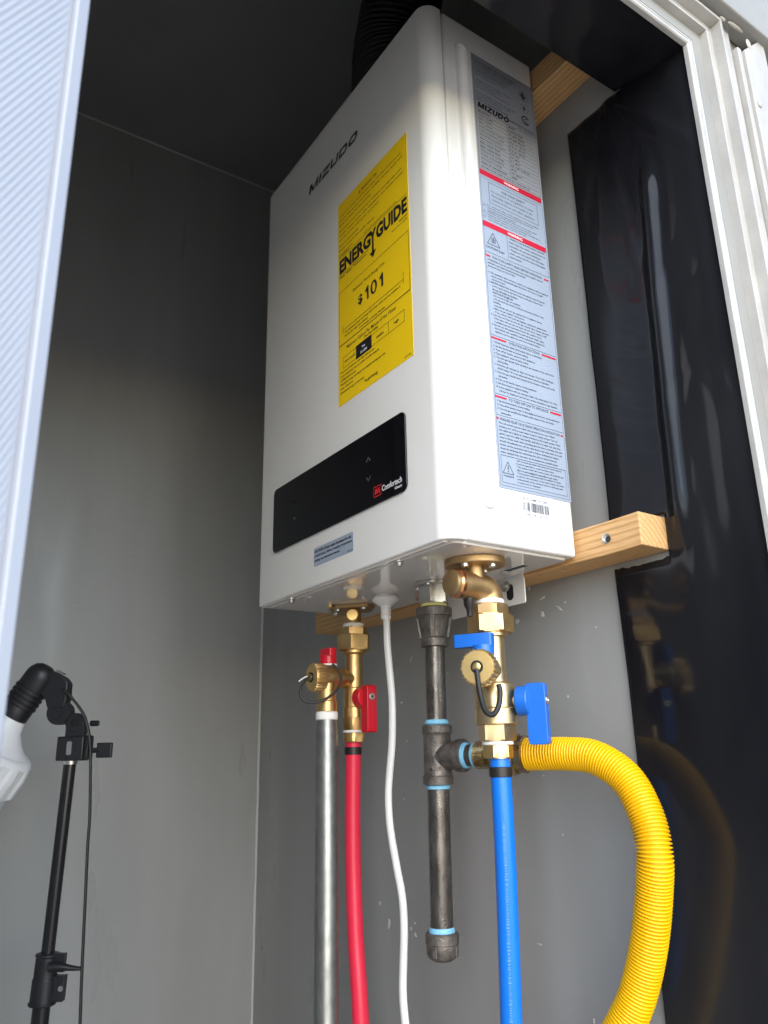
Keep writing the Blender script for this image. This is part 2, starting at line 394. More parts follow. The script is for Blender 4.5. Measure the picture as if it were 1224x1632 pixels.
# ------------------------------------------------------------------ door frame, trim, door
fr = thing('door_frame', (XF, OY1, OZ0), 'weathered white stepped metal frame around the opening', 'door frame')
PR = [(0,.1675),(0,.1722),(.0012,.1735),(.0048,.1735),(.006,.1700),(.0088,.1700),(.0100,.1716),(.0265,.1716),(.0272,.1800),(.0298,.1800),(.0312,.1752),(.0445,.1752),(.0452,.1862),(.0488,.1862),(.0500,.1790),(.072,.1790),(.072,.1675)]
def member(name, p0, p1, out0, out1, lab=None):
    bm = B(); a = []; b = []
    for o_, x in PR:
        a.append(bm.verts.new((x, p0[0]+out0[0]*o_, p0[1]+out0[1]*o_))); b.append(bm.verts.new((x, p1[0]+out1[0]*o_, p1[1]+out1[1]*o_)))
    n = len(PR)
    for i in range(n):
        j = (i+1) % n; bm.faces.new((a[i], a[j], b[j], b[i]))
    bm.faces.new(a); bm.faces.new(b[::-1])
    obj(name, bm, 'frame_white', fr, 30, .0004, 2)
member('frame_stile', (OY1, OZ0), (OY1, OZ1), (1, -1), (1, 1))
member('frame_stile', (OY0, OZ0), (OY0, OZ1), (-1, -1), (-1, 1))
member('frame_rail', (OY0, OZ1), (OY1, OZ1), (-1, 1), (1, 1))
member('frame_rail', (OY0, OZ0), (OY1, OZ0), (-1, -1), (1, -1))
def lump(p, r, s=(1, 1, 1)):
    bm = B(); bmesh.ops.create_icosphere(bm, subdivisions=2, radius=r)
    for v in bm.verts:
        k = 1+.35*noise.noise(v.co*260+Vector(p)*50); v.co = Vector((v.co.x*s[0], v.co.y*s[1], v.co.z*s[2]))*k + Vector(p)
    obj('caulk_bead', bm, 'caulk', fr)
lump((.1725, .0395, .4985), .0030, (.4, 1, 1)); lump((.1722, .043, .492), .0022, (.4, .7, 2.2)); lump((.186, .088, .5455), .0030, (.6, 1.6, .6))
lump((.187, .108, .5465), .0035, (.6, 3.5, .5)); lump((.1885, .126, .533), .0030, (.5, 1.4, 1.6)); lump((.172, .028, .4975), .0020, (.5, 2.6, .6))
# upper siding panel above the frame and the trim strip beside it
bm = B(); box(bm, .1725, .1975, -1.6, 1.6, .5485, 1.148); o = obj('siding_panel', bm, 'siding', None, 0, .002)
tag(o, 'cream siding panel above the door frame at the top right', 'siding panel')
ts = thing('trim_strip', (.18, .13, -1.0), 'white vertical trim strip with screws outside the door frame', 'trim strip')
bm = B(); box(bm, .1725, .1850, .1095, .1165, -1.3, .523); obj('edge_lip', bm, 'frame_white', ts, 30, .0008)
bm = B(); prism(bm, [(.1168, -1.3), (.160, -1.3), (.160, .560), (.1168, .520)], .1722, .1885, Matrix(((0,0,1,0),(1,0,0,0),(0,1,0,0),(0,0,0,1)))); obj('strip_face', bm, 'frame_white', ts, 30, .001)
for z in (.452, .18, -.1):
    bm = B(); lathe(bm, [(0, .0042), (.0012, .0040), (.0022, .0026), (.0026, 0)], frame((.1884, .124, z), (1, 0, 0)), 18); s = obj('screw', bm, 'frame_white', ts)
# door leaf, swung wide open, with an embossed liner
dr = thing('cabinet_door', (.195, -.5185, -.85), 'white open door with diagonally ribbed liner at the left edge', 'door')
hd = Vector((.195, -.5185, 0)); u = Vector((.5, -.866, 0)); nrm = Vector((.866, .5, 0))
DM = Matrix(((u.x, 0, nrm.x, hd.x), (u.y, 0, nrm.y, hd.y), (0, 1, 0, 0), (0, 0, 0, 1)))   # local x along leaf, y up, z out of the inner face
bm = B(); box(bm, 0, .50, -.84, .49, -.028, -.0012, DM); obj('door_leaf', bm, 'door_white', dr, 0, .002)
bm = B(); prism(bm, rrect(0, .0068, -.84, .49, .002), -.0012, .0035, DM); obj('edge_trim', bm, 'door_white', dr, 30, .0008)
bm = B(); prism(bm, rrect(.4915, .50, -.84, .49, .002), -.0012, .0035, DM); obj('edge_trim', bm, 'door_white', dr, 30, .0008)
bm = B(); nu, nv = 240, 1000; g = {}; a = R_(64); dxx, dyy = math.sin(a), -math.cos(a)
for i in range(nu+1):
    for j in range(nv+1):
        x = .0070+.11*i/nu; y = -.12+.60*j/nv
        q = .89*x+.45*y; s = -.45*x+.89*y; fd = min(1, (x-.007)/.004)
        h = fd*(.00020*math.cos(2*math.pi*q/.0025) + .00018*math.cos(2*math.pi*s/.0019)*(.5+.5*math.cos(2*math.pi*q/.0025)))
        g[i, j] = bm.verts.new(DM @ Vector((x, y, .0004+h)))
for i in range(nu):
    for j in range(nv): bm.faces.new((g[i, j], g[i+1, j], g[i+1, j+1], g[i, j+1]))
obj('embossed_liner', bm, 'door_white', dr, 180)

# ------------------------------------------------------------------ timber battens
def batten(x0, x1, z0, z1, lab):
    bm = B(); box(bm, x0, x1, .003, YW-.0002, z0, z1)
    bmesh.ops.subdivide_edges(bm, edges=[e for e in bm.edges if abs((e.verts[0].co-e.verts[1].co).x) > .1], cuts=14)
    for v in bm.verts: v.co += Vector((0, .0006*noise.noise(v.co*25), .0007*noise.noise(v.co*20+Vector((3, 1, 2)))))
    o = obj('timber_batten', bm, 'pine', None, 0, .0012); tag(o, lab, 'wood batten', 'pine battens behind the heater'); return o
bt = batten(-.5193, .0734, -.0033, .028, 'lower pine batten with a screw, its sawn end against black film')
bm = B(); M = frame((.0352, .0029, .0115), (0, -1, 0)); lathe(bm, [(-.0005, .0050), (.0006, .0048), (.0009, .0030), (.0004, .0026), (.0004, .0008), (.0009, 0)], frame((.0352, .0029, .0115), (.25, -1, -.1)), 18); obj('screw', bm, 'steel', bt)
bm = B(); lathe(bm, [(0, .0030), (.0003, .0028), (.0003, 0)], frame((.0372, .0024, .0105), (0, -1, 0)), 14); obj('screw_recess', bm, 'ink', bt)
bm = B(); lathe(bm, [(0, .004), (.0004, .0035), (.0005, 0)], frame((-.035, .018, -.0031), (0, 0, -1)), 14); obj('screw', bm, 'brass_bright', bt)
batten(-.5193, .079, .5625, .5955, 'upper pine batten in the shade beside the top of the heater')

# ------------------------------------------------------------------ water heater
he = thing('water_heater', (-W/2, -D/2, 0), 'white wall-hung tankless water heater with yellow energy label', 'water heater')
r = .017
poly = [(-W, -.1345), (-W, -D+.006)] + [(-W+.006-.006*math.cos(R_(a)), -D+.006-.006*math.sin(R_(a))) for a in (22, 45, 68, 90)] + [(-r+r*math.sin(R_(a)), -D+r-r*math.cos(R_(a))) for a in range(0, 91, 9)] + [(0, -.1345)]
bm = B(); prism(bm, poly, 0, H); obj('front_cover', bm, 'enamel', he, 25, .0014, 3)
bm = B(); box(bm, -W+.0006, -.0004, -.1330, 0, .0006, H-.0008); obj('rear_case', bm, 'enamel', he, 25, .0030, 3)
bm = B(); box(bm, -W+.004, -.004, -.14, -.13, .004, H-.004); obj('seam_gasket', bm, 'ink', he, 0)
bm = B(); prism(bm, rrect(-W+.008, -.008, -D+.0125, -.004, .006), .003, -.0014); obj('bottom_plate', bm, 'enamel_bottom', he, 25, .0008)
bm = B(); box(bm, -W+.012, -.012, -D+.0045, -D+.0100, -.0012, .002); obj('bottom_flange', bm, 'enamel_bottom', he, 25, .0009)
FS = Matrix(((0,0,1,0),(1,0,0,0),(0,1,0,0),(0,0,0,1)))       # side face: local x -> +y, y -> +z, z -> +x
bm = B()
n = 40
def stad(y0, y1, z0, z1): return rrect(y0, y1, z0, z1, (y1-y0)/2-.0002, 8)
A = stad(-.1172, -.1000, .0325, .5665); C = stad(-.1150, -.1022, .0347, .5643)
def ringv(P, x): return [bm.verts.new((x, p[0], p[1])) for p in P]
r0 = ringv(A, -.0008); r1 = ringv(A, .0001); mid = ringv([((a[0]+c[0])/2, (a[1]+c[1])/2) for a, c in zip(A, C)], .0017); r2 = ringv(C, .0005)
for P, Q in ((r0, r1), (r1, mid), (mid, r2)):
    for i in range(len(P)): bm.faces.new((P[i], P[(i+1) % len(P)], Q[(i+1) % len(P)], Q[i]))
bm.faces.new(r2)
obj('pressed_groove', bm, 'enamel', he, 50)
for x, y in ((-.305, -.1485), (-.0905, -.1455)):
    bm = B(); M = frame((x, y, -.001), (0, 0, -1)); lathe(bm, [(0, .0052), (.0012, .0052), (.002, .0040), (.004, .0036), (.0052, .0028), (.0056, 0)], M, 18); obj('screw', bm, 'steel', he)
for x, y in ((-.283, -.137), (-.068, -.131)):
    bm = B(); lathe(bm, [(0, .0028), (.0006, .0024), (.0007, 0)], frame((x, y, -.0014), (0, 0, -1)), 12); obj('rivet', bm, 'white_plastic', he)

FF = Matrix(((1,0,0,0),(0,0,-1,0),(0,1,0,0),(0,0,0,1)))      # front face: local x -> +x, y -> +z, z -> -y
def ff(d): M = FF.copy(); M[1][3] = -D-d; return M
def fs(d): M = FS.copy(); M[0][3] = d; return M
# brand mark on the front
def brand(name, x0, y0, wd, ht, M, m, parent, sh=.28, bold=.29):
    """M I Z U D O drawn as sheared strokes"""
    P = []; t = bold*ht; adv = wd/ (5.35*ht) * ht
    def S(pts): P.append([(x0 + x + sh*y, y0 + y) for x, y in pts])
    lw = wd*.150; gap = wd*.022; x = 0
    def bar(ax, ay, bx, by, hw): S([(ax-hw, ay), (ax+hw, ay), (bx+hw, by), (bx-hw, by)])
    h = ht
    M_ = lw*1.28
    bar(x+t*.6, 0, x+t*.6, h, t*.6); bar(x+M_-t*.6, 0, x+M_-t*.6, h, t*.6); bar(x+M_/2, h*.05, x+t*.7, h, t*.6); bar(x+M_/2, h*.05, x+M_-t*.7, h, t*.6); x += M_+gap
    bar(x+t*.7, 0, x+t*.7, h, t*.7); x += t*1.4+gap
    S([(x, h-t), (x+lw, h-t), (x+lw, h), (x, h)]); S([(x, 0), (x+lw, 0), (x+lw, t), (x, t)]); S([(x, t), (x+t*1.6, t), (x+lw, h-t), (x+lw-t*1.6, h-t)]); x += lw+gap
    c = h*.25
    S([(x, c), (x+t*1.2, c), (x+t*1.2, h), (x, h)]); S([(x+lw-t*1.2, c), (x+lw, c), (x+lw, h), (x+lw-t*1.2, h)]); S([(x, c), (x+c*.8, 0), (x+lw-c*.8, 0), (x+lw, c), (x+lw-t*1.2, c), (x+lw-c*.9, t), (x+c*.9, t), (x+t*1.2, c)]); x += lw+gap
    def ring(x, lw, cl, cr):
        o = [(x+cl, 0), (x+lw-cr, 0), (x+lw, cr), (x+lw, h-cr), (x+lw-cr, h), (x+cl, h), (x, h-cl), (x, cl)]
        q = t*1.15; cl2, cr2 = max(.0001, cl*.5), max(.0001, cr*.5)
        i = [(x+q+cl2, t), (x+lw-q-cr2, t), (x+lw-q, t+cr2), (x+lw-q, h-t-cr2), (x+lw-q-cr2, h-t), (x+q+cl2, h-t), (x+q, h-t-cl2), (x+q, t+cl2)]
        for k in range(8): S([o[k], o[(k+1) % 8], i[(k+1) % 8], i[k]])
    ring(x, lw*1.08, .0001, h*.32); x += lw*1.08+gap
    ring(x, lw*1.12, h*.32, h*.32); x += lw*1.12
    k = wd/(x+sh*h)
    for p in P:
        for i, (a, b) in enumerate(p): p[i] = (x0+(a-x0)*k, b)
    return strokes(name, P, M, m, parent)
brand('brand_mark', -.2550, .5215, .1215, .0130, ff(.0003), 'ink_dark', he)
# energy label
bm = B(); prism(bm, [(-.1803, .1905), (-.0390, .1905), (-.0390, .4545), (-.1803, .4545)], 0, .0003, ff(0)); en = obj('energy_label', bm, 'label_yellow', he, 0)
en['label'] = 'yellow energy cost label with black print'
T = ff(.0005)
lt = dict(parent=en)
strokes('warning_mark', [[(-.1345, .4405), (-.1295, .4405), (-.1320, .4462)]], T, 'ink_orange', en)
text('small_heading', 'IMPORTANT TIPS', T, -.1275, .4410, 'ink', en, .004, width=.031, height=.0034, bold=.02)
para = ['Check that the unit is installed to the local code and by a qualified installer before the first use of it.',
        'Keep air openings free at all times and do not store', 'flammable liquids near', 'the appliance.']
y = .4345
for i, (s_, w_) in enumerate([('Compare the energy use of this water heater with others before you buy.', .128), ('Cost depends on your utility rates and use.', .132), ('Keep this label for the installer.', .07), ('Estimated cost is based on a national average gas cost.', .129), ('Your own cost will depend on local rates.', .132), ('See the owner manual for more tips.', .085), ('Leave on unit until sold.', .042), ('Models compared have similar capacity', .075), ('and fuel type.', .03)]):
    text('small_print', s_, T, -.1775, y, 'ink', en, .003, width=w_, height=.0024); y -= .0062 if i not in (2, 5) else .0078
text('small_print', 'U.S. Government', T, -.1775, .3800, 'ink', en, .003, width=.022, height=.0022)
text('small_print', 'Federal law prohibits removal of this label before consumer purchase.', T, -.1240, .3800, 'ink', en, .003, width=.0640, height=.0021)
strokes('rule', [line2(-.1775, .3785, -.0415, .3785, .0005)], T, 'ink', en)
text('heading', 'ENERG', T, -.1770, .3570, 'ink', en, .02, width=.0665, height=.0188, bold=.046, spacing=1.0)
text('heading', 'Y', T, -.1063, .3570, 'ink', en, .02, width=.0145, height=.0185, bold=.05, align='CENTER')
text('heading', 'GUIDE', T, -.0998, .3570, 'ink', en, .02, width=.0580, height=.0188, bold=.046, spacing=1.0)
strokes('arrow', [line2(-.1063, .3600, -.1063, .3455, .0036), [(-.1128, .3475), (-.0998, .3475), (-.1063, .3395)]], T, 'ink', en)
strokes('rule', [line2(-.1775, .3548, -.1150, .3548, .0008)], T, 'ink', en)
text('small_print', 'Water Heater - Instantaneous', T, -.1775, .3505, 'ink', en, .003, width=.058, height=.0026)
text('small_print', 'MIZUDO', T, -.0560, .3520, 'ink', en, .003, width=.0140, height=.0022)
text('small_print', 'Model(s) shown on rating plate', T, -.0700, .3475, 'ink', en, .003, width=.028, height=.0022)
strokes('table_box', rectlines(-.1783, -.0412, .2640, .3330, .0005), T, 'ink', en)
text('sub_heading', 'Estimated Yearly Energy Cost', T, -.1480, .3180, 'ink', en, .005, width=.0630, height=.0050, bold=.004)
def one(x, y, h): return [[(x, y), (x+h*.21, y), (x+h*.21, y+h), (x+h*.05, y+h), (x, y+h*.94)], [(x, y+h*.62), (x, y+h*.94), (x-h*.20, y+h*.76), (x-h*.20, y+h*.60)]]
def zero(cx, y, h, wd_):
    P = []
    for k in range(24):
        q = []
        for f, j in ((1, k), (1, k+1), (0, k+1), (0, k)):
            a = 2*math.pi*j/24; q.append((cx+(wd_/2-(0 if f else h*.20))*math.cos(a), y+h/2+(h/2-(0 if f else h*.15))*math.sin(a)))
        P.append(q)
    return P
strokes('cost_figure', one(-.1195, .2945, .0165) + zero(-.1060, .2943, .0169, .0125) + one(-.0915, .2945, .0165), T, 'ink', en)
text('cost_figure', '$', T, -.1375, .2950, 'ink', en, .012, width=.0092, height=.0130, bold=.025)
strokes('cost_scale', [line2(-.1700, .2815, -.0520, .2815, .0006), line2(-.1700, .2770, -.1700, .2870, .0006), line2(-.0520, .2770, -.0520, .2900, .0006)] + [line2(x, .2790, x, .2815, .0005) for x in (-.142, -.113, -.083)], T, 'ink', en)
text('small_print', 'The estimated yearly operating cost of this model was not available at', T, -.1665, .2752, 'ink', en, .003, width=.109, height=.0029)
text('small_print', 'the time the range was published.', T, -.1665, .2705, 'ink', en, .003, width=.048, height=.0029)
text('small_print', 'Cost Range of Similar Models', T, -.1360, .2660, 'ink', en, .003, width=.050, height=.0028)
strokes('rule', [line2(-.1790, .2635, -.0405, .2635, .0005)], T, 'ink', en)
text('sub_heading', 'Maximum Gallons Per Minute of Hot Water', T, -.1620, .2548, 'ink', en, .005, width=.0960, height=.0046, bold=.005)
text('small_print', '(First Hour Rating)', T, -.1265, .2497, 'ink', en, .004, width=.027, height=.0036)
strokes('table_box', rectlines(-.1700, -.0520, .2340, .2470, .0005) + [line2(-.0800, .2340, -.0800, .2470, .0005)], T, 'ink', en)
strokes('rating_box', [[(-.1430, .2325), (-.1120, .2325), (-.1120, .2485), (-.1430, .2485)]], T, 'ink', en)
T2 = ff(.0007)
text('rating_text', 'low', T2, -.1275, .2410, 'ink_white', en, .004, width=.0060, height=.0032, align='CENTER'); text('rating_text', '3.5 GPM', T2, -.1275, .2350, 'ink_white', en, .004, width=.0130, height=.0032, align='CENTER')
for s_, x in (('very small', -.1565), ('medium', -.0960), ('high', -.0660)): text('rating_text', s_, T, x, .2385, 'ink', en, .004, width=.0022*len(s_), height=.0036, align='CENTER')
y = .2280
for s_, w_ in (('\u2022 Your cost will depend on your utility rates and use.', .0700), ('\u2022 Cost range based only on models of similar capacity', .0790), ('   (GPM) fueled by gas.', .0320), ('\u2022 Estimated energy cost based on a national average gas cost', .0900), ('   per therm.', .0260), ('\u2022 Estimated yearly energy use shown above.', .0500)):
    text('small_print', s_, T, -.1770 if s_[0] != ' ' else -.1750, y, 'ink', en, .003, width=w_, height=.0029); y -= .0049
text('sub_heading', 'ftc.gov/energy', T, -.1260, .1975, 'ink', en, .004, width=.0250, height=.0042)
text('small_print', '(P/N)', T, -.0540, .1930, 'ink', en, .003, width=.0110, height=.0018)

# glass control panel
bm = B(); prism(bm, rrect(-.3345, -.0548, .0580, .1385, .0075, 8), 0, .0022, ff(0)); cp = obj('control_panel', bm, 'glass_black', he, 25, .0008, 3)
cp['label'] = 'black glass control panel with arrow marks'
T = ff(.0024)
strokes('arrow_mark', [line2(-.1225, .1065, -.1188, .1112, .0011), line2(-.1192, .1112, -.1152, .1065, .0011)], T, 'glyph_dim', cp)
strokes('arrow_mark', [line2(-.1225, .0902, -.1188, .0855, .0011), line2(-.1192, .0855, -.1152, .0902, .0011)], T, 'glyph_dim', cp)
text('temperature_mark', '\u00b0F/\u00b0C', T, -.2815, .0862, 'glyph_dim', cp, .004, width=.0075, height=.0032)
bm = B(); lathe(bm, [(0, .0032), (.00005, .0032), (.00005, .0024), (0, .0024)], T @ Matrix.Translation((-.2780, .1088, 0)), 20); obj('power_mark', bm, 'glyph_faint', cp)
strokes('logo_badge', rectlines(-.1095, -.0965, .0655, .0755, .0007) + [line2(-.1070, .0675, -.1058, .0735, .0018), line2(-.1050, .0735, -.1038, .0680, .0018), line2(-.1030, .0680, -.1012, .0735, .0018), line2(-.1004, .0735, -.0994, .0675, .0018)], T, 'glyph_red', cp)
text('panel_lettering', 'Comfortech', T, -.0950, .0676, 'ink_white', cp, .006, width=.0335, height=.0062, bold=.012)
text('panel_lettering', 'Classic', T, -.0735, .0632, 'ink_white', cp, .003, width=.0120, height=.0026)
# caution sticker
bm = B(); prism(bm, rrect(-.2345, -.1518, .0213, .0420, .0022), 0, .0003, ff(0)); cs = obj('caution_sticker', bm, 'label_grey', he, 0)
T = ff(.0005)
for i, (s_, w_) in enumerate((('CAUTION: Hotter water increases the risk', .0770), ('of scald injury. Before changing temperature', .0785), ('setting, see instruction manual.', .0540))):
    text('sticker_print', s_, T, -.2325, .0360-.0052*i, 'ink', cs, .004, width=w_, height=.0034)
text('sticker_print', 'MZ-0012', T, -.1630, .0225, 'ink', cs, .003, width=.0095, height=.0012)
# rating plate and instruction label on the side
bm = B(); prism(bm, [(-.0945, .4095), (-.0012, .4095), (-.0012, .5640), (-.0945, .5640)], 0, .0003, fs(0)); rp = obj('rating_plate', bm, 'label_silver', he, 0)
T = fs(.0005)
y = .5560
lines = ['THIS WATER HEATER MUST BE INSTALLED BY A LICENSED', 'INSTALLER ACCORDING TO THE INSTALLATION MANUAL', 'For indoor installation only. Minimum inlet gas pressure', 'is for the purpose of input adjustment only.', 'CLEARANCES to combustible construction:', 'top 12 in., bottom 12 in., front 4 in.,', 'sides 2 in., back 0.5 in.', '', 'Type of gas and pressure must agree with this plate.', 'Suitable for potable water heating', 'Maximum water temperature', 'Approved for use with listed vent materials only.', '', 'Do not use this appliance if any part has been under water.', 'Call a qualified service technician to inspect.', 'Design certified. ANSI Z21.10.3', 'Made for use at elevations listed in the manual.']
wid = [.062, .058, .055, .050, .048, .044, .030, 0, .052, .036, .030, .050, 0, .058, .050, .036, .046]
for i, s_ in enumerate(lines):
    if s_: text('plate_print', s_, T, -.0905, y-.0034*i, 'ink', rp, .003, width=wid[i], height=.0018)
brand('plate_brand_mark', -.0900, .4915, .0470, .0080, T, 'ink', rp, .25, .24)
bm = B(); ringM = T @ Matrix.Translation((-.0165, .5110, 0))
def rings2d(cx, cy, r0, r1, n=24, a0=0, a1=360):
    return [[(cx+r*math.cos(R_(a)), cy+r*math.sin(R_(a))) for r, a in ((r0, a0+(a1-a0)*k/n), (r1, a0+(a1-a0)*k/n), (r1, a0+(a1-a0)*(k+1)/n), (r0, a0+(a1-a0)*(k+1)/n))] for k in range(n)]
bm.free()
strokes('certification_mark', rings2d(-.0175, .5095, .0046, .0062, 24, 30, 330) + rings2d(-.0168, .5095, .0020, .0030, 16, 40, 320), T, 'ink', rp)
strokes('certification_mark', [[(-.0225, .5440), (-.0185, .5500), (-.0165, .5450), (-.0125, .5430), (-.0165, .5410), (-.0170, .5370), (-.0200, .5400)]] + rings2d(-.0175, .5435, .0062, .0066, 20), T, 'ink_grey', rp)
strokes('certification_mark', [[(-.0205, .5265), (-.0185, .5300), (-.0175, .5275), (-.0145, .5270), (-.0170, .5250), (-.0180, .5220), (-.0192, .5245)]] + rings2d(-.0175, .5262, .0058, .0061, 20), T, 'ink_grey', rp)
text('plate_print', 'LISTED INSTANTANEOUS GAS WATER HEATER', T, -.0620, .4960, 'ink', rp, .003, width=.0560, height=.0017)
text('plate_print', 'Direct Vent, Automatic', T, -.0300, .4925, 'ink', rp, .003, width=.0240, height=.0016)
bars = [line2(-.0905, .4895-.0, -.0060, .4895, .0005)] + [line2(-.0905, .4895-.0052*k, -.0060, .4895-.0052*k, .00035) for k in range(1, 15)] + [line2(-.0480, .4895, -.0480, .4895-.0728, .00035)] + rectlines(-.0925, -.0040, .4110, .5620, .0004)
strokes('plate_table', bars, T, 'ink_grey', rp)
rows = [('Model No.', 'AMZ95'), ('Type of gas', 'Natural Gas'), ('Max. input', '95 000 Btu/h'), ('Min. input', '20 000 Btu/h'), ('Inlet pressure max.', '10.5 in. W.C.'), ('Inlet pressure min.', '5.0 in. W.C.'), ('Manifold pressure', '3.2 in. W.C.'), ('Max. water pressure', '150 psi'), ('Min. water flow', '0.6 gpm'), ('Max. water flow', '5.1 gpm'), ('Electrical rating', 'AC 120 V 60 Hz'), ('Power consumption', '40 W'), ('Recovery rating', '96 gal/h'), ('Date of manufacture', '2023')]
for k, (a_, b_) in enumerate(rows):
    yy = .4895-.0052*(k+1)+.0014
    text('plate_print', a_, T, -.0895, yy, 'ink', rp, .003, width=.0019*len(a_), height=.0022); text('plate_print', b_, T, -.0465, yy, 'ink', rp, .003, width=.0020*len(b_), height=.0022)
text('plate_print', 'Manufactured under license for residential use', T, -.0900, .4130, 'ink', rp, .003, width=.070, height=.0018)

bm = B(); prism(bm, [(-.0945, .0555), (-.0012, .0555), (-.0012, .4090), (-.0945, .4090)], 0, .0003, fs(0)); il = obj('instruction_label', bm, 'label_grey', he, 0)
for z in (.4068, .3430):
    strokes('red_bar', [[(-.0935, z-.0042), (-.0040, z-.0042), (-.0040, z+.0024), (-.0935, z+.0024)]], T, 'ink_red', il)
    text('bar_heading', 'WARNING', fs(.0007), -.0490, z-.0026, 'ink_white', il, .004, width=.0210, height=.0034, align='CENTER', bold=.02)
strokes('text_box', rectlines(-.0820, -.0120, .3710, .3965, .0005), T, 'ink_label', il)
text('label_heading', 'FOR YOUR SAFETY', T, -.0470, .3900, 'ink_label', il, .004, width=.0330, height=.0030, align='CENTER', bold=.012)
for i, (s_, w_) in enumerate((('Do not store or use gasoline or other', .0610), ('flammable vapors and liquids in the', .0590), ('vicinity of this or any other appliance.', .0620))): text('label_print', s_, T, -.0790, .3848-.0052*i, 'ink_label', il, .004, width=w_, height=.0030, bold=.008)
def tri(x, y, s, w_): return [line2(x, y, x+s, y, w_), line2(x, y, x+s/2, y+s*.87, w_), line2(x+s, y, x+s/2, y+s*.87, w_)]
y = .3655
for k, (s_, w_) in enumerate((('For continued safety of this appliance it must be installed,', .0740), ('operated and maintained in accordance with the', .0650), ('manufacturer\'s instructions.', .0400), ('Children should be kept away from hot water pipes', .0700), ('because the surface of these may be hot.', .0620), ('This water heater must be properly vented to a', .0740), ('vent listed and approved for this use.', .0540))):
    text('label_print', s_, T, -.0860, y-.0029*k*1.0, 'ink_label', il, .003, width=w_, height=.0019)
for z in (.3640, .3560, .3502): strokes('warning_symbol', tri(-.0918, z, .0036, .0003), T, 'ink_label', il)
strokes('scald_symbol', tri(-.0890, .3190, .0170, .0008) + [line2(-.0825, .3215, -.0822, .3275, .0012), line2(-.0805, .3215, -.0802, .3290, .0012), line2(-.0785, .3215, -.0782, .3270, .0012)], T, 'ink_label', il)
text('label_heading', 'CAUTION! Scald', T, -.0915, .3135, 'ink_label', il, .004, width=.0250, height=.0028)
strokes('rule', [line2(-.0610, .3100, -.0610, .3385, .0004), line2(-.0925, .3085, -.0040, .3085, .0004)], T, 'ink_label', il)
for k, (s_, w_) in enumerate((('\u2022 Before using bathwater, please', .0520), ('   check that the water temperature is', .0530), ('   suitable to avoid scalding.', .0450), ('\u2022 Please do not touch the flue pipe', .0500), ('   when using and for some time after', .0520), ('   operation.', .0180))): text('label_print', s_, T, -.0590, .3350-.0045*k, 'ink_label', il, .003, width=w_, height=.0024)
def head(z, s_, w_, b0, b1):
    strokes('red_dash', [[(-.0930, z), (-.0930+b0, z), (-.0930+b0, z+.0020), (-.0930, z+.0020)], [(-.0045-b1, z), (-.0045, z), (-.0045, z+.0020), (-.0045-b1, z+.0020)]], T, 'ink_red', il)
    text('label_heading', s_, T, -.0487, z-.0004, 'ink_label', il, .004, width=w_, height=.0028, align='CENTER', bold=.010)
def block(z0, z1, ls, wmax=.0830):
    n = len(ls); p = (z0-z1)/n; mx = max(len(s_) for s_ in ls); bl = B()
    for k, s_ in enumerate(ls):
        if s_.strip(): text('label_print', s_, T, -.0905 if s_[0] != ' ' else -.0865, z0-p*(k+.75), 'ink_label', il, .003, width=max(.01, min(1, len(s_.strip())/mx)*wmax - (0 if s_[0] != ' ' else .004)), height=min(.0024, p*.62))
head(.3030, 'FOR YOUR SAFETY READ BEFORE OPERATING', .0690, .0065, .0065)
block(.3010, .2160, ['WARNING: If you do not follow these instructions exactly, a fire or', 'explosion may result causing property damage,', 'personal injury or loss of life.', '', '1. This appliance does not have a pilot. It is equipped with an ignition', ' device which automatically lights the burner. Do not try to light', ' the burner by hand.', '2. BEFORE OPERATING smell all around the appliance area for gas. Be', ' sure to smell next to the floor because some gas is heavier than', ' air and will settle on the floor.', ' WHAT TO DO IF YOU SMELL GAS', ' - Do not try to light any appliance.', ' - Do not touch any electric switch; do not use any phone in your', ' building.', ' - Immediately call your gas supplier from a neighbor\'s phone.', ' Follow the gas supplier\'s instructions.', ' - If you cannot reach your gas supplier, call the fire department.', '3. Use only your hand to turn the gas control valve. Never use tools.', ' If the valve will not turn by hand, do not try to repair it, call', ' a qualified service technician. Force may result in a fire.', '4. Do not use this appliance if any part has been under water.', ' Immediately call a qualified service technician to inspect the', ' appliance and to replace any part of the control system.'])
head(.2095, 'OPERATING INSTRUCTIONS', .0420, .0200, .0200)
block(.2075, .1520, ['1. STOP! Read the safety information above on this label.', '2. Set the thermostat to lowest setting.', '3. Turn off all electric power to the appliance.', '4. This appliance does not have a pilot.', '5. Turn the gas shutoff valve located at the bottom of the unit to the', ' closed position.', '6. Wait five (5) minutes to clear out any gas. If you then smell gas,', ' STOP! Follow "B" in the safety information above on this label.', '7. Turn the gas shutoff valve located at the bottom of the unit to the', ' open position.', '8. Turn on all electric power to the appliance.', '9. Set thermostat to desired setting.', '10. If the appliance will not operate, follow the instructions "To Turn', ' Off Gas To Appliance" and call your service technician or gas supplier.'])
strokes('rule', [line2(-.0925, .2135, -.0040, .2135, .0004), line2(-.0925, .1505, -.0040, .1505, .0004), line2(-.0925, .1285, -.0040, .1285, .0004), line2(-.0905, .0880, -.0060, .0880, .0004)] + rectlines(-.0905, -.0060, .0610, .0880, .0004) + rectlines(-.0928, -.0032, .0580, .4000, .0003), T, 'ink_label', il)
head(.1465, 'TO TURN OFF GAS TO APPLIANCE', .0530, .0150, .0150)
block(.1450, .1290, ['1. Set the thermostat to lowest setting.', '2. Turn off all electric power to the appliance if service is to be performed.', '3. Turn the gas shutoff valve located at the bottom of the unit to the', ' closed position.'])
head(.1238, 'PRESSURE RELIEF VALVE DRAIN OPERATION INSTRUCTION', .0790, .0030, .0030)
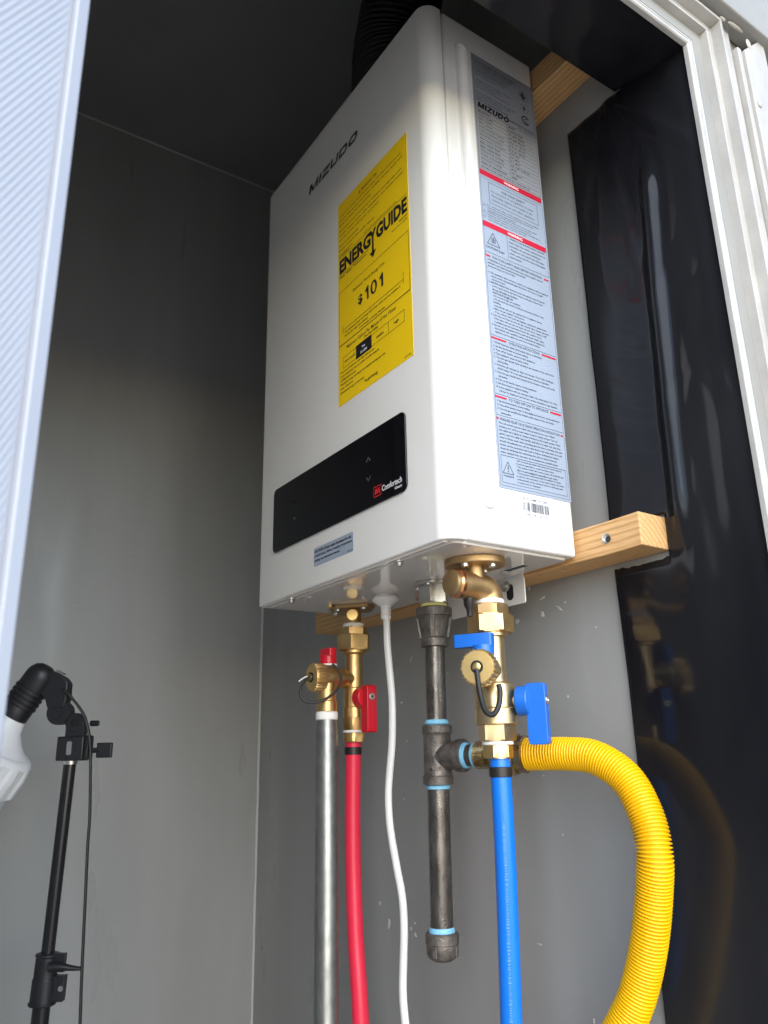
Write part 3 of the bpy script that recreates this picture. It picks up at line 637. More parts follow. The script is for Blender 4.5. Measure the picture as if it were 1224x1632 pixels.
block(.1220, .0890, ['The unit should test the relief valve at least once a year. When', 'checking, turn off the water heater\'s power supply and gas. Turn on', 'the relief valve lightly to release pressure in the water system. Then', 'gently open the relief valve handle until there is water out, and then', 'close it. Please note: when checking that the valve is flowing, the user', 'should immediately turn off the relief device and keep clear of it, and', 'let the service personnel deal with it. Before draining the heater,', 'check the discharge line connecting the valve to ensure that the', 'water released from the valve can be drained to a suitable place.'])
strokes('warning_symbol', tri(-.0890, .0705, .0135, .0007) + [line2(-.0822, .0745, -.0822, .0785, .0012), line2(-.0822, .0722, -.0822, .0734, .0012)], T, 'ink_label', il)
text('label_print', 'WARNING', T, -.0822, .0670, 'ink_label', il, .003, width=.0130, height=.0018, align='CENTER')
for k, (s_, w_) in enumerate((('\u2022 Do not press the safety valve when the water heater is', .0600), ('   in normal operation to avoid hot water burns.', .0500), ('\u2022 The pressure relief valve must comply with ANSI Z21.22', .0620), ('   CSA 4.4 and installation must follow local codes.', .0540), ('\u2022 The pressure relief valve shall be installed so water', .0580), ('   is safe for the operation of the water heater; the valve', .0620), ('   outlet should not be removed when its discharge pipe', .0600), ('   is removed or changed.', .0300))): text('label_print', s_, T, -.0715, .0846-.0031*k, 'ink_label', il, .003, width=w_, height=.0020)
# serial sticker with bar code
bm = B(); prism(bm, [(-.0735, .0290), (-.0270, .0310), (-.0260, .0550), (-.0725, .0530)], 0, .0003, fs(0)); ss = obj('serial_sticker', bm, 'sticker_white', he, 0)
text('serial_print', 'N.02 AMZ95 0001', T, -.0660, .0478, 'ink_grey', ss, .004, width=.0330, height=.0030, bold=.01)
text('serial_print', '3402382100103', T, -.0630, .0330, 'ink_grey', ss, .004, width=.0260, height=.0030, bold=.008)
bc = []; x = -.0670
rr_ = random.Random(5)
while x < -.0340:
    w_ = rr_.choice((.0003, .0004, .0007, .0010)); bc.append([(x, .0372), (x+w_, .0372), (x+w_, .0464), (x, .0464)]); x += w_+rr_.choice((.0003, .0005, .0008))
strokes('bar_code', bc, T, 'ink_grey', ss)
# mounting bracket hanging below the rear edge
bm = B(); MB_ = frame((0, .0022, 0), (0, -1, 0), (1, 0, 0))
outer = [(-.185, .004), (-.0990, .004), (-.0990, .012), (-.0760, .012), (-.0760, 0), (-.0980, -.0005), (-.0990, -.0035), (-.0760, -.0035), (-.0745, -.0050), (-.0745, -.0290), (-.0760, -.0304), (-.1850, -.0304)]
prism(bm, [(-.200, .010), (-.0760, .010), (-.0760, -.0030), (-.0745, -.0048), (-.0745, -.0288), (-.0762, -.0304), (-.200, -.0304)], 0, .0018, MB_)
mb = obj('mounting_bracket', bm, 'enamel', he, 25, .0005)
bm = B(); prism(bm, rrect(-.1010, -.0910, -.0245, -.0075, .0045), .0019, .0022, MB_); obj('slot', bm, 'ink', mb)
bm = B(); lathe(bm, [(0, .0058), (.0012, .0058), (.0016, .0040), (.0045, .0036), (.0050, 0)], frame((-.1010, .0002, -.0090), (0, -1, 0)), 18); obj('screw', bm, 'steel', mb)
bm = B(); box(bm, -.0700, -.0430, -.0300, -.0240, -.0018, -.0013); obj('vent_slot', bm, 'ink_grey', he)
# hot outlet neck, gas inlet, cold inlet with strainer
HX, HY = -.3160, -.0568
bm = B(); prism(bm, [(HX-.034, HY-.004), (HX-.012, HY-.027), (HX+.006, HY-.030), (HX+.036, HY-.002), (HX+.030, HY+.012), (HX, HY+.026), (HX-.022, HY+.014)], -.0015, -.0060)
hf = obj('hot_outlet', bm, 'brass_cast', he, 30, .0008)
bm = B(); cyl(bm, .0095, -.0222, -.005, Matrix.Translation((HX, HY, 0)), 28); obj('outlet_neck', bm, 'brass', hf)
bm = B(); lathe(bm, [(-.008, .0072), (.009, .0072), (.0098, .0064), (.0100, 0)], frame((HX+.012, HY-.008, -.0145), (.80, -.60, 0)), 24); obj('drain_plug', bm, 'brass_bright', hf)
for dx, dy in ((-.025, -.010), (.027, -.002), (.0, -.022)):
    bm = B(); lathe(bm, [(0, .0038), (.002, .0036), (.0028, 0)], frame((HX+dx, HY+dy, -.006), (0, 0, -1)), 14); obj('screw', bm, 'steel', hf)
bm = B(); cyl(bm, .0036, .0, .0035, frame((HX+.001, HY-.034, -.0014), (0, 0, -1)), 14); obj('brass_pin', bm, 'brass_bright', he)
GX, GY = -.1530, -.0570
bm = B(); M = Matrix.Translation((GX, GY, 0)); cyl(bm, .0205, -.0052, -.0012, M, 36, .0008); gi = obj('gas_inlet', bm, 'alu_hex', he)
bm = B(); hexnut(bm, .0170, -.0245, -.0050, M, R_(12)); obj('inlet_hex', bm, 'alu_hex', gi, 25)
for dx, dy in ((-.017, -.008), (.012, -.016)):
    bm = B(); lathe(bm, [(0, .0032), (.002, .003), (.0026, 0)], frame((GX+dx, GY+dy, -.0052), (0, 0, -1)), 12); obj('screw', bm, 'steel', gi)
bm = B(); sweep(bm, [(GX-.052, GY+.020, -.006), (GX-.034, GY+.012, -.012), (GX-.014, GY+.004, -.013)], .0048, 12, 6); obj('test_port', bm, 'copper', gi)
bm = B(); sweep(bm, [(GX-.062, GY+.026, -.018), (GX-.030, GY+.014, -.020), (GX-.012, GY+.006, -.022)], .0022, 10, 6); obj('pressure_tube', bm, 'steel', gi)
CX, CY = -.0527, -.0680
FXc, FYc = -.0500, -.0860
bm = B(); pts = []
for k in range(40):
    a = 2*math.pi*k/40; rr = .0265*(1+.08*math.cos(2*(a-R_(45)))); pts.append((FXc+rr*math.cos(a), FYc+rr*math.sin(a)))
prism(bm, pts, -.0014, -.0085); cf = obj('cold_inlet', bm, 'brass_cast', he, 40, .0012, 3)
for a in (-70, 20, 200, 110):
    bm = B(); lathe(bm, [(0, .0040), (.0024, .0038), (.0034, .0026), (.0036, 0)], frame((FXc+.0185*math.cos(R_(a)), FYc+.0185*math.sin(R_(a)), -.0085), (0, 0, -1)), 16); obj('screw', bm, 'steel', cf)
bm = B(); cyl(bm, .0088, -.026, -.007, Matrix.Translation((FXc, FYc, 0)), 28); obj('inlet_neck', bm, 'brass_cast', cf)
zb = -.0262
bm = B(); M = frame((CX+.0015, -.1150, zb), (0, 1, 0))
path = [(CX+.0015, -.1100, zb), (CX+.001, -.0980, zb), (CX, -.0840, zb), (CX, -.0745, zb-.0012), (CX, -.0695, zb-.0050), (CX, CY, zb-.0110), (CX, CY, zb-.0160)]
sweep(bm, path, .0130, 32, 8); obj('strainer_body', bm, 'brass_cast', cf, 50)
bm = B(); lathe(bm, [(.0030, .0122), (.0052, .0138), (.0085, .0138), (.0095, .0128)], M, 36); obj('copper_ring', bm, 'copper', cf)
bm = B(); lathe(bm, [(-.0015, 0), (-.0015, .0105), (-.0006, .0120), (.0030, .0126), (.0050, .0120)], M, 36); obj('strainer_cap', bm, 'brass_cast', cf)
bm = B(); lathe(bm, [(0, .0055), (.008, .0050), (.012, .0030), (.018, .0026), (.019, 0)], frame((CX, -.0930, zb-.011), (0, 0, -1)), 16); obj('drain_nipple', bm, 'clamp_black', cf)

# ------------------------------------------------------------------ flue
fl = thing('flue_duct', (-.19, -.075, H), 'black corrugated flexible flue rising behind the heater top', 'flue duct')
bm = B(); cyl(bm, .055, H-.001, H+.045, Matrix.Translation((-.178, -.075, 0)), 40, .001); obj('flue_collar', bm, 'flue_black', fl)
bm = B()
pp = catmull([(-.178, -.075, .64), (-.180, -.074, .69), (-.174, -.074, .74), (-.150, -.076, .79), (-.125, -.078, .83), (-.07, -.080, .86), (0, -.080, .88), (.07, -.08, .89)], 40)
sweep(bm, pp, .055, 40, 0, 1, lambda L: .050+.0040*math.cos(2*math.pi*L/.0085)); obj('corrugated_hose', bm, 'flue_black', fl, 180)

# ------------------------------------------------------------------ hot side valve
def Rz(o, deg): return Matrix.Translation(o) @ Matrix.Rotation(R_(deg), 4, 'Z')
def axial(parent, items, M):
    for name, kind, z1, z0, r0, m, *rest in items:
        bm = B()
        if kind == 'hex': hexnut(bm, r0, z0, z1, M, R_(rest[0] if rest else 0))
        elif kind == 'cyl': cyl(bm, r0, z0, z1, M, 36, rest[0] if rest else .0006)
        elif kind == 'lathe': lathe(bm, r0, M, 40)
        obj(name, bm, m, parent, 28)
def knurl(a, t): return 1+.035*(1 if math.sin(a*26) > 0 else -1)
def drain_cap(parent, M, z, L0, L1, r, m_face):
    """capped hose outlet along local -Y"""
    Mb = M @ frame((0, 0, z), (0, -1, 0), (1, 0, 0))
    bm = B(); lathe(bm, [(L0, r*.99), (L0+.0006, r), (L1-.0008, r), (L1, r*.97)], Mb, 104, knurl); cap = obj('drain_cap', bm, m_face, parent, 25)
    bm = B(); lathe(bm, [(L1-.0002, r*.93), (L1+.0006, r*.90), (L1+.0009, r*.35), (L1+.0009, 0)], Mb, 40); obj('cap_face', bm, 'brass_face', cap)
    bm = B(); lathe(bm, [(L1+.0008, r*.24), (L1+.0030, r*.24), (L1+.0036, r*.16), (L1+.0036, 0)], Mb, 20); obj('cap_stud', bm, m_face, cap)
    bm = B(); lathe(bm, [(L1+.0009, r*.36), (L1+.0022, r*.36), (L1+.0022, r*.25)], Mb, 24); obj('strap_eye', bm, 'rubber', cap)
    return cap
hv = thing('isolation_valve', (HX, HY, -.165), 'brass isolation valve with two red handles below the heater', 'valve', 'brass isolation valves')
M = Matrix.Translation((HX, HY, 0))
axial(hv, [('sealing_tape', 'cyl', -.0218, -.0272, .0131, 'tape_white', .001), ('tailpiece_hex', 'hex', -.0270, -.0366, .0172, 'brass', 10), ('union_nut', 'hex', -.0362, -.0548, .0218, 'brass', 22),
    ('valve_body', 'lathe', 0, 0, [(-.1335, .0125), (-.1330, .0134), (-.1222, .0134), (-.1212, .0126), (-.1000, .0126), (-.0985, .0112), (-.0940, .0107), (-.0600, .0107), (-.0580, .0150), (-.0548, .0152), (-.0540, .0120)], 'brass'),
    ('lower_hex', 'hex', -.1330, -.1482, .0146, 'brass', 16), ('sealing_tape', 'cyl', -.1480, -.1508, .0138, 'tape_white', .0006), ('fitting_hex', 'hex', -.1506, -.1612, .0146, 'brass_bright', 25)], M)
bm = B(); zb_h = -.0885; lathe(bm, [(.004, .0095), (.014, .0100), (.020, .0125), (.046, .0125), (.0470, .0112)], M @ frame((0, 0, zb_h), (0, -1, 0), (1, 0, 0)), 36); obj('drain_branch', bm, 'brass', hv)
drain_cap(hv, M, zb_h, .0435, .0575, .0160, 'brass')
bm = B(); lathe(bm, [(-.1275, .0112), (-.1265, .0122), (-.1160, .0122), (-.1150, .0110), (-.0900, .0110)], Matrix.Translation((HX, HY-.0375, 0)), 32); obj('relief_outlet', bm, 'brass', hv)
def handle_top(parent, M, L, z, x0, x1, m, wd=.0095, ht=.0100):
    """drain valve lever lying across the branch; hub on top of it"""
    bm = B(); cyl(bm, .0098, z-.0085, z+.0015, M @ Matrix.Translation((0, -L, 0)), 28, .0006); prism(bm, rrect(x0, x1, -L-wd/2, -L+wd/2, .0018, 3), z, z+ht, M)
    h = obj('drain_handle', bm, m, parent, 35, .0009, 3)
    bm = B(); cyl(bm, .0108, z-.0105, z-.0085, M @ Matrix.Translation((0, -L, 0)), 28); obj('washer', bm, 'tape_white', parent); return h
handle_top(hv, M, .0355, -.0640, -.0145, .0115, 'red_plastic')
def handle_side(parent, M, zc, L0, L1, L2, r, z0, z1, m, wd=.013):
    """ball valve lever on a stem along local +X"""
    Ms = M @ frame((0, 0, zc), (1, 0, 0), (0, 1, 0))
    bm = B(); cyl(bm, .0052, .008, L0+.002, Ms, 20); obj('stem', bm, 'brass_pale', parent)
    bm = B(); cyl(bm, r, L0, L1+.003, Ms, 36, .001); prism(bm, rrect(L1, L2, z0, z1, .0030, 4), -wd/2, wd/2, M @ frame((0, 0, 0), (0, -1, 0), (1, 0, 0)))
    h = obj('shutoff_handle', bm, m, parent, 35, .0010, 3)
    bm = B(); lathe(bm, [(L2-.0008, .0042), (L2+.0002, .0042), (L2+.0012, .0032), (L2+.0012, .0016), (L2, .0012), (L2, 0)], Ms, 18); obj('screw', bm, 'steel', h); return h
handle_side(hv, M, -.1115, .0135, .0255, .0395, .0122, -.1515, -.0985, 'red_plastic')
px = lambda u, v: (HX, HY-(565-u)/1175., -.0885-(v-1082)*.00076)
bm = B(); lp = [px(495, 1080), px(484, 1090), px(477, 1105), px(481, 1117), px(494, 1121), px(510, 1115), px(524, 1103), px(531, 1088), px(529, 1074), px(521, 1062)]
lp = [(p[0]+dx, p[1], p[2]) for p, dx in zip(lp, (0, .002, .004, .006, .010, .014, .0165, .0172, .0165, .013))]
sweep(bm, lp, .0015, 10, 8); obj('cap_strap', bm, 'rubber', hv)
bm = B(); sweep(bm, [px(493, 1081), px(487, 1082), px(481, 1086), px(477, 1089)], .0007, 8, 6); obj('strap_end', bm, 'white_plastic', hv)

# ------------------------------------------------------------------ cold side valve
cv = thing('isolation_valve', (CX, CY, -.185), 'brass isolation valve with two blue handles and a capped drain facing out', 'valve', 'brass isolation valves')
M = Rz((CX, CY, 0), 30)
axial(cv, [('sealing_tape', 'cyl', -.0378, -.0428, .0140, 'tape_white', .001), ('tailpiece_hex', 'hex', -.0427, -.0532, .0178, 'brass_cast', 8), ('union_nut', 'hex', -.0528, -.0698, .0222, 'brass', 18),
    ('valve_body', 'lathe', 0, 0, [(-.1525, .0185), (-.1518, .0196), (-.1385, .0196), (-.1375, .0186), (-.1185, .0186), (-.1165, .0176), (-.1150, .0140), (-.1110, .0122), (-.1040, .0117), (-.0740, .0117), (-.0730, .0150), (-.0697, .0152), (-.0690, .0120)], 'brass_pale'),
    ('lower_hex', 'hex', -.1515, -.1668, .0172, 'brass_pale', 10), ('sealing_tape', 'cyl', -.1664, -.1700, .0142, 'tape_white', .0006), ('fitting_hex', 'hex', -.1698, -.1815, .0140, 'brass_bright', 28)], M)
zb_c = -.1045
bm = B(); lathe(bm, [(.004, .0095), (.013, .0102), (.018, .0125), (.034, .0125), (.035, .0112)], M @ frame((0, 0, zb_c), (0, -1, 0), (1, 0, 0)), 36); obj('drain_branch', bm, 'brass_pale', cv)
cap = drain_cap(cv, M, zb_c, .0310, .0440, .0158, 'brass_bright')
handle_top(cv, M, .0245, -.0845, -.0270, .0095, 'blue_plastic', .0110, .0118)
handle_side(cv, M, -.1325, .0210, .0300, .0480, .0132, -.1705, -.1175, 'blue_plastic', .0110)
bm = B(); sp = [M @ Vector(p) for p in ((0, -.0462, -.1065), (.0008, -.0470, -.1150), (.002, -.0460, -.1290), (.0045, -.0420, -.1420), (.009, -.0360, -.1450), (.0125, -.0300, -.1380), (.0135, -.0260, -.1260), (.012, -.0245, -.1190))]
sweep(bm, sp, .0024, 12, 8); obj('cap_strap', bm, 'rubber', cv)

# ------------------------------------------------------------------ pipes
bm = B(); sweep(bm, [(HX-.001, HY, -.155), (-.3185, HY, -.1664), (-.3212, HY, -.2426), (-.3205, HY, -.3086), (-.3165, HY, -.371), (-.3078, HY, -.4485), (-.298, HY, -.60), (-.29, HY, -.80), (-.288, HY, ZF)], .0092, 22, 10)
rp_ = obj('hot_water_pipe', bm, 'red_pex'); tag(rp_, 'red plastic water pipe hanging from the red-handled valve', 'pipe')
bm = B(); lathe(bm, [(-.1755, .0094), (-.1750, .0102), (-.1672, .0102), (-.1667, .0094)], Matrix.Translation((-.3190, HY, 0)), 28); obj('crimp_ring', bm, 'clamp_black', rp_)
bm = B(); sweep(bm, [(CX+.0004, CY, -.1750), (-.0512, CY, -.1971), (-.0522, CY, -.2799), (-.0567, CY, -.3899), (-.063, CY, -.52), (-.068, CY, -.75), (-.068, CY, ZF)], .0091, 22, 10)
bp_ = obj('cold_water_pipe', bm, 'blue_pex'); tag(bp_, 'blue plastic water pipe hanging from the blue-handled valve', 'pipe')
bm = B(); lathe(bm, [(-.1975, .0092), (-.1970, .0101), (-.1892, .0101), (-.1887, .0092)], Matrix.Translation((-.0513, CY, 0)), 28); obj('crimp_ring', bm, 'clamp_black', bp_)
# worn print: short dashes following the pipe wall
bm = B(); z = -.235; rr_ = random.Random(3)
def bx_(z):
    K = [(-.1971, -.0512), (-.2799, -.0522), (-.3899, -.0567), (-.52, -.063), (-.75, -.068)]
    for (a, xa), (b, xb) in zip(K, K[1:]):
        if b <= z <= a: return xa+(xb-xa)*(a-z)/(a-b)
    return K[-1][1]
while z > -.50:
    l_ = rr_.choice((.0012, .0018, .0026)); a0 = R_(-42+rr_.uniform(-1, 1)); hw = rr_.choice((.06, .10, .14))
    q = []
    for a, zz in ((a0-hw, z), (a0+hw, z), (a0+hw, z-l_*.45), (a0-hw, z-l_*.45)): q.append(bm.verts.new((bx_(zz)+.00935*math.cos(a), CY+.00935*math.sin(a), zz)))
    bm.faces.new(q); z -= l_
o = obj('worn_print', bm, 'blueprint', bp_, 0); o['kind'] = 'stuff'
GYv = HY-.0375
gp = thing('galvanized_pipe', (HX, GYv, ZF), 'grey galvanized steel discharge pipe left of the red pipe', 'pipe')
bm = B(); lathe(bm, [(ZF, .0131), (-.1465, .0131), (-.1445, .0124), (-.1360, .0120)], Matrix.Translation((HX, GYv, 0)), 32); obj('pipe_run', bm, 'galvanized', gp)
bm = B(); cyl(bm, .0129, -.1365, -.1272, Matrix.Translation((HX, GYv, 0)), 32, .001); obj('sealing_tape', bm, 'tape_white', gp)
bm = B(); sweep(bm, [(HX-.012, GYv+.008, -.118), (HX-.0145, GYv+.004, -.14), (HX-.0148, GYv, -.17), (HX-.0140, GYv, -.26)], .0014, 8, 6); obj('black_thread', bm, 'rubber', gp)

# gas line: slight lean of the drop leg
gl = thing('gas_pipe', (GX, GY, -.362), 'black iron gas pipe with tee and capped drip leg', 'gas pipe')
LM = Matrix.Translation((GX, GY, 0)) @ Matrix.Shear('XY', 4, (0, 0))
LM = Matrix(((1, 0, .016, GX), (0, 1, .004, GY), (0, 0, 1, 0), (0, 0, 0, 1)))
def g_l(name, prof, m, seg=36, shape=None):
    bm = B(); lathe(bm, prof, LM, seg, shape); return obj(name, bm, m, gl, 32)
g_l('thread_tape', [(-.0290, .0135), (-.0282, .0140), (-.0250, .0140), (-.0242, .0132)], 'tape_yellow')
cpl = g_l('reducing_coupling', [(-.0698, .0128), (-.0692, .0146), (-.0615, .0148), (-.0600, .0138), (-.0590, .0136), (-.0400, .0168), (-.0385, .0176), (-.0378, .0190), (-.0300, .0192), (-.0286, .0182), (-.0284, .0140)], 'cast_iron')
for a in (-44, 46, 136, 226):
    bm = B(); d = Vector((math.cos(R_(a)), math.sin(R_(a)), 0)); tt = Vector((-d.y, d.x, 0))
    vs = [LM @ (d*rr+tt*s_+Vector((0, 0, z))) for z, rr in ((-.0610, .0105), (-.0610, .0158), (-.0380, .0192), (-.0380, .0105)) for s_ in (-.0026, .0026)]
    v = [bm.verts.new(p) for p in vs]
    for f in ((0,2,3,1),(2,4,5,3),(4,6,7,5),(6,0,1,7),(0,6,4,2),(1,3,5,7)): bm.faces.new([v[i] for i in f])
    obj('coupling_rib', bm, 'cast_iron', cpl, 0, .0006)
g_l('upper_nipple', [(-.1460, .0104), (-.0690, .0106)], 'black_iron')
g_l('thread_sealant', [(-.1490, .0108), (-.1470, .0122), (-.1446, .0118), (-.1432, .0106)], 'sealant_blue')
tee = g_l('tee', [(-.2062, .0120), (-.2056, .0152), (-.1985, .0156), (-.1972, .0146), (-.1950, .0140), (-.1600, .0140), (-.1572, .0144), (-.1560, .0154), (-.1490, .0154), (-.1482, .0130)], 'cast_iron')
zt = -.1785; gc = LM @ Vector((0, 0, zt)); gd = Vector((.935, .355, 0)).normalized()
GM = frame(gc, gd, (0, 0, 1))
def g_b(name, prof, m, parent=None, seg=36, shape=None):
    bm = B(); lathe(bm, prof, GM, seg, shape); return obj(name, bm, m, parent or gl, 32)
g_b('tee_branch', [(.004, .0130), (.0225, .0138), (.0240, .0156), (.0315, .0158), (.0322, .0142), (.0322, .0100)], 'cast_iron', tee)
def cast_text(body, z, h, a0, r, parent):
    me = text_mesh(body, .01, bold=.01); xs_ = [v.co.x for v in me.vertices]; ys_ = [v.co.y for v in me.vertices]
    xm, y0_, k = (min(xs_)+max(xs_))/2, min(ys_), h/(max(ys_)-min(ys_))
    b_ = B(); b_.from_mesh(me); bmesh.ops.solidify(b_, geom=b_.faces[:], thickness=.001)
    for v in b_.verts:
        a = R_(a0)+(v.co.x-xm)*k/r; rr = r+(.0004 if v.co.z > -.0004 else -.0010)
        v.co = LM @ Vector((rr*math.cos(a), rr*math.sin(a), z+(v.co.y-y0_)*k))
    obj('cast_mark', b_, 'cast_iron', parent, 0)
cast_text('3/4', -.1800, .0052, -46, .0140, tee); cast_text('M600', -.1925, .0038, -46, .0140, tee)
g_b('thread_sealant', [(.0312, .0108), (.0322, .0126), (.0345, .0122), (.0358, .0106)], 'sealant_blue')
g_b('close_nipple', [(.030, .0104), (.048, .0104)], 'black_iron')
g_b('thread_sealant', [(.0420, .0106), (.0430, .0120), (.0452, .0118), (.0460, .0106)], 'sealant_blue')
g_l('thread_sealant', [(-.2105, .0106), (-.2098, .0116), (-.2070, .0122), (-.2058, .0110)], 'sealant_blue')
g_l('drip_leg', [(-.3400, .0112), (-.2070, .0110)], 'black_iron')
g_l('thread_sealant', [(-.3392, .0124), (-.3380, .0126), (-.3350, .0120), (-.3340, .0112)], 'sealant_blue')
def capshape(a, t): return 1
dc = g_l('pipe_cap', [(-.3625, 0), (-.3624, .0095), (-.3600, .0132), (-.3560, .0150), (-.3500, .0154), (-.3482, .0154), (-.3474, .0162), (-.3398, .0163), (-.3384, .0150), (-.3382, .0115)], 'cast_iron')
for a in (-65, 25, 115, 205):
    bm = B(); d = Vector((math.cos(R_(a)), math.sin(R_(a)), 0)); Mx = LM @ frame((d.x*.0150, d.y*.0150, -.3535), (0, 0, 1), d)
    box(bm, -.002, .0012, -.0022, .0022, -.0050, .0050, Mx); obj('cap_rib', bm, 'cast_iron', dc, 0, .0006)

# flexible gas connector: brass ends and yellow coated corrugated hose
gh = thing('gas_hose', tuple(gc+gd*.05), 'yellow coated corrugated gas hose with brass end nut', 'gas hose')
thr = [(.0455, .0118)]
t_ = .0462
while t_ < .0620: thr += [(t_, .0130), (t_+.0006, .0122)]; t_ += .0012
g_b('adapter', thr + [(.0630, .0132), (.0640, .0138), (.0700, .0138), (.0710, .0120)], 'brass_zinc', gh)
bm = B(); hexnut(bm, .0190, .0700, .0790, GM, R_(15)); obj('adapter_hex', bm, 'brass_zinc', gh, 25)
bm = B(); hexnut(bm, .0200, .0795, .0905, GM, R_(40)); obj('flare_nut', bm, 'brass_zinc', gh, 25)
g_b('ferrule', [(.0900, .0160), (.0910, .0170), (.0985, .0172), (.0995, .0150)], 'brass_zinc', gh)
CAMP = cam.location; CR = cam.rotation_euler.to_matrix()
hs = gc+gd*.0965
pts = [tuple(hs), tuple(hs+gd*.012), (-.0270, -.0090, -.1788), (.0010, -.0020, -.1825), (.0285, .0032, -.2000), (.0462, .0019, -.2288), (.0526, -.0011, -.2568), (.0470, .0003, -.2853), (.0389, .0010, -.3152), (.0291, .0010, -.3425), (.0191, -.0012, -.3669), (.0085, -.0050, -.3862), (-.0109, -.0135, -.4187), (-.0320, -.0169, -.4590), (-.047, -.02, -.50), (-.058, -.02, -.60), (-.06, -.02, -.75), (-.06, -.02, ZF)]
dense = catmull(pts, 60)
# resample to even spacing so every corrugation has the same pitch
ev = [dense[0]]; step = .00046; acc = 0
for a, b in zip(dense, dense[1:]):
    L = (b-a).length; pos = step-acc
    while pos <= L:
        ev.append(a+(b-a)*(pos/L)); pos += step
    acc = (acc+L) % step if False else L-(pos-step)
ev = [p for p in ev if p.z > -.56] + [Vector((-.055, -.02, -.60)), Vector((-.06, -.02, ZF))]
def corr(L):
    c = math.cos(2*math.pi*L/.00276); return .0149-.0034*((1-c)/2)**2.0
bm = B(); sweep(bm, ev, .0145, 30, 0, 1, corr); obj('corrugated_hose', bm, 'yellow_coat', gh, 180)

# power cord
pc = thing('power_cord', (-.2308, -.0665, -.001), 'white power cord leaving a round grommet under the heater', 'cord')
bm = B(); lathe(bm, [(.0005, .0100), (-.0030, .0125), (-.0058, .0150), (-.0084, .0152), (-.0120, .0105), (-.0145, .0065), (-.0150, .0055)], Matrix.Translation((-.2308, -.0665, 0)), 32); obj('grommet', bm, 'white_plastic', pc)
bm = B(); prof = []
z = -.0146
for k in range(4): prof += [(z, .0060), (z-.0026, .0060), (z-.0027, .0050), (z-.0038, .0050)]; z -= .0039
lathe(bm, prof, Matrix.Translation((-.2303, -.0665, 0)), 24); obj('strain_relief', bm, 'white_plastic', pc)
bm = B(); sweep(bm, [(-.2302, -.0665, -.020), (-.2290, -.0665, -.0350), (-.2285, -.0665, -.0602), (-.2243, -.0665, -.0952), (-.2217, -.0665, -.1223), (-.2233, -.0665, -.1617), (-.2293, -.0665, -.1938), (-.2327, -.0665, -.2192), (-.2303, -.0665, -.2501), (-.2202, -.0665, -.2856), (-.2114, -.0665, -.3138), (-.2095, -.0665, -.3419), (-.2119, -.0665, -.3701), (-.2142, -.0665, -.3979), (-.2113, -.0665, -.425), (-.20, -.066, -.50), (-.19, -.06, -.70), (-.19, -.06, ZF)], .0037, 24, 10, 1.2); obj('cable', bm, 'white_plastic', pc)

# ------------------------------------------------------------------ lamp stand at the left
P0 = Vector((-.5575, -.3224, 0)); hx = Vector((.5568, .8306, 0)); nn = Vector((.8306, -.5568, 0))     # nn points out of the cabinet
LS = Matrix(((hx.x, nn.x*-1, 0, P0.x), (hx.y, nn.y*-1, 0, P0.y), (0, 0, 1, 0), (0, 0, 0, 1)))           # local x right, y away, z up
def Lp(a, z, d=0): return LS @ Vector((a, -d, z))
tilt = Vector((.0052, 0, .2175)).normalized()
st = thing('lamp_stand', tuple(Lp(-.002, ZF)), 'black telescopic lamp stand with clamp joints, left of the heater', 'lamp stand')
bm = B(); sweep(bm, [Lp(-.0024, -.3929), Lp(.0028, -.1740)], .0074, 24, 0); obj('upper_tube', bm, 'black_tube', st)
bm = B(); sweep(bm, [Lp(-.0150, ZF), Lp(-.0024, -.392)], .0096, 24, 0); obj('lower_tube', bm, 'black_tube', st)
ax = (LS.to_3x3() @ tilt); Mc = frame(Lp(-.0028, -.4130), ax, LS.to_3x3() @ Vector((1, 0, 0)))
bm = B(); lathe(bm, [(-.0265, .0145), (-.0255, .0152), (-.0235, .0152), (-.0230, .0138), (.000, .0136), (.0005, .0128), (.0225, .0124), (.0235, .0134), (.0255, .0134), (.0262, .0115)], Mc, 32)
box(bm, .006, .0240, -.005, .005, -.0225, .0035, Mc); box(bm, .006, .0230, -.0075, -.001, .0080, .0270, Mc)
cl = obj('tube_clamp', bm, 'black_plastic', st, 35, .001)
bm = B(); lathe(bm, [(0, .0030), (.0008, .0028), (.0010, 0)], frame(Lp(.0180, -.4225, .0052), nn), 14); obj('screw', bm, 'steel', cl)
bm = B(); sweep(bm, [Lp(.0060, -.3990, .012), Lp(.0180, -.3985, .012), Lp(.0300, -.4005, .011), Lp(.0420, -.4015, .010)], .005, 14, 8, .75, lambda L: .0070-.0045*min(1, L/.036)); obj('clamp_lever', bm, 'black_plastic', cl)
# head clamp and swivel
bm = B(); M = LS @ Matrix.Translation((.0065, 0, -.1610)); box(bm, -.0180, .0150, -.012, .012, -.0148, .0140, M); box(bm, .0145, .0205, -.009, .009, -.0140, .0150, M); hc = obj('head_clamp', bm, 'black_plastic', st, 35, .0018, 3)
bm = B(); lathe(bm, [(-.0190, .0085), (-.0135, .0088)], LS @ Matrix.Translation((.0030, 0, -.1610)), 20); obj('spigot', bm, 'steel', hc)
bm = B(); prism(bm, rrect(.0015, .0075, -.1690, -.1530, .002), .0121, .0128, LS @ frame((0, 0, 0), (0, -1, 0), (1, 0, 0))); obj('spigot_window', bm, 'steel', hc)
for z in (-.1640,):
    bm = B(); cyl(bm, .0032, .018, .034, LS @ frame((.0065, 0, z), (1, 0, 0)), 14); Mw = LS @ frame((.0065, 0, z), (1, 0, 0)); prism(bm, rrect(-.0028, .0028, -.0090, .0090, .002), .028, .047, Mw); obj('wing_knob', bm, 'black_plastic', hc, 35, .0012)
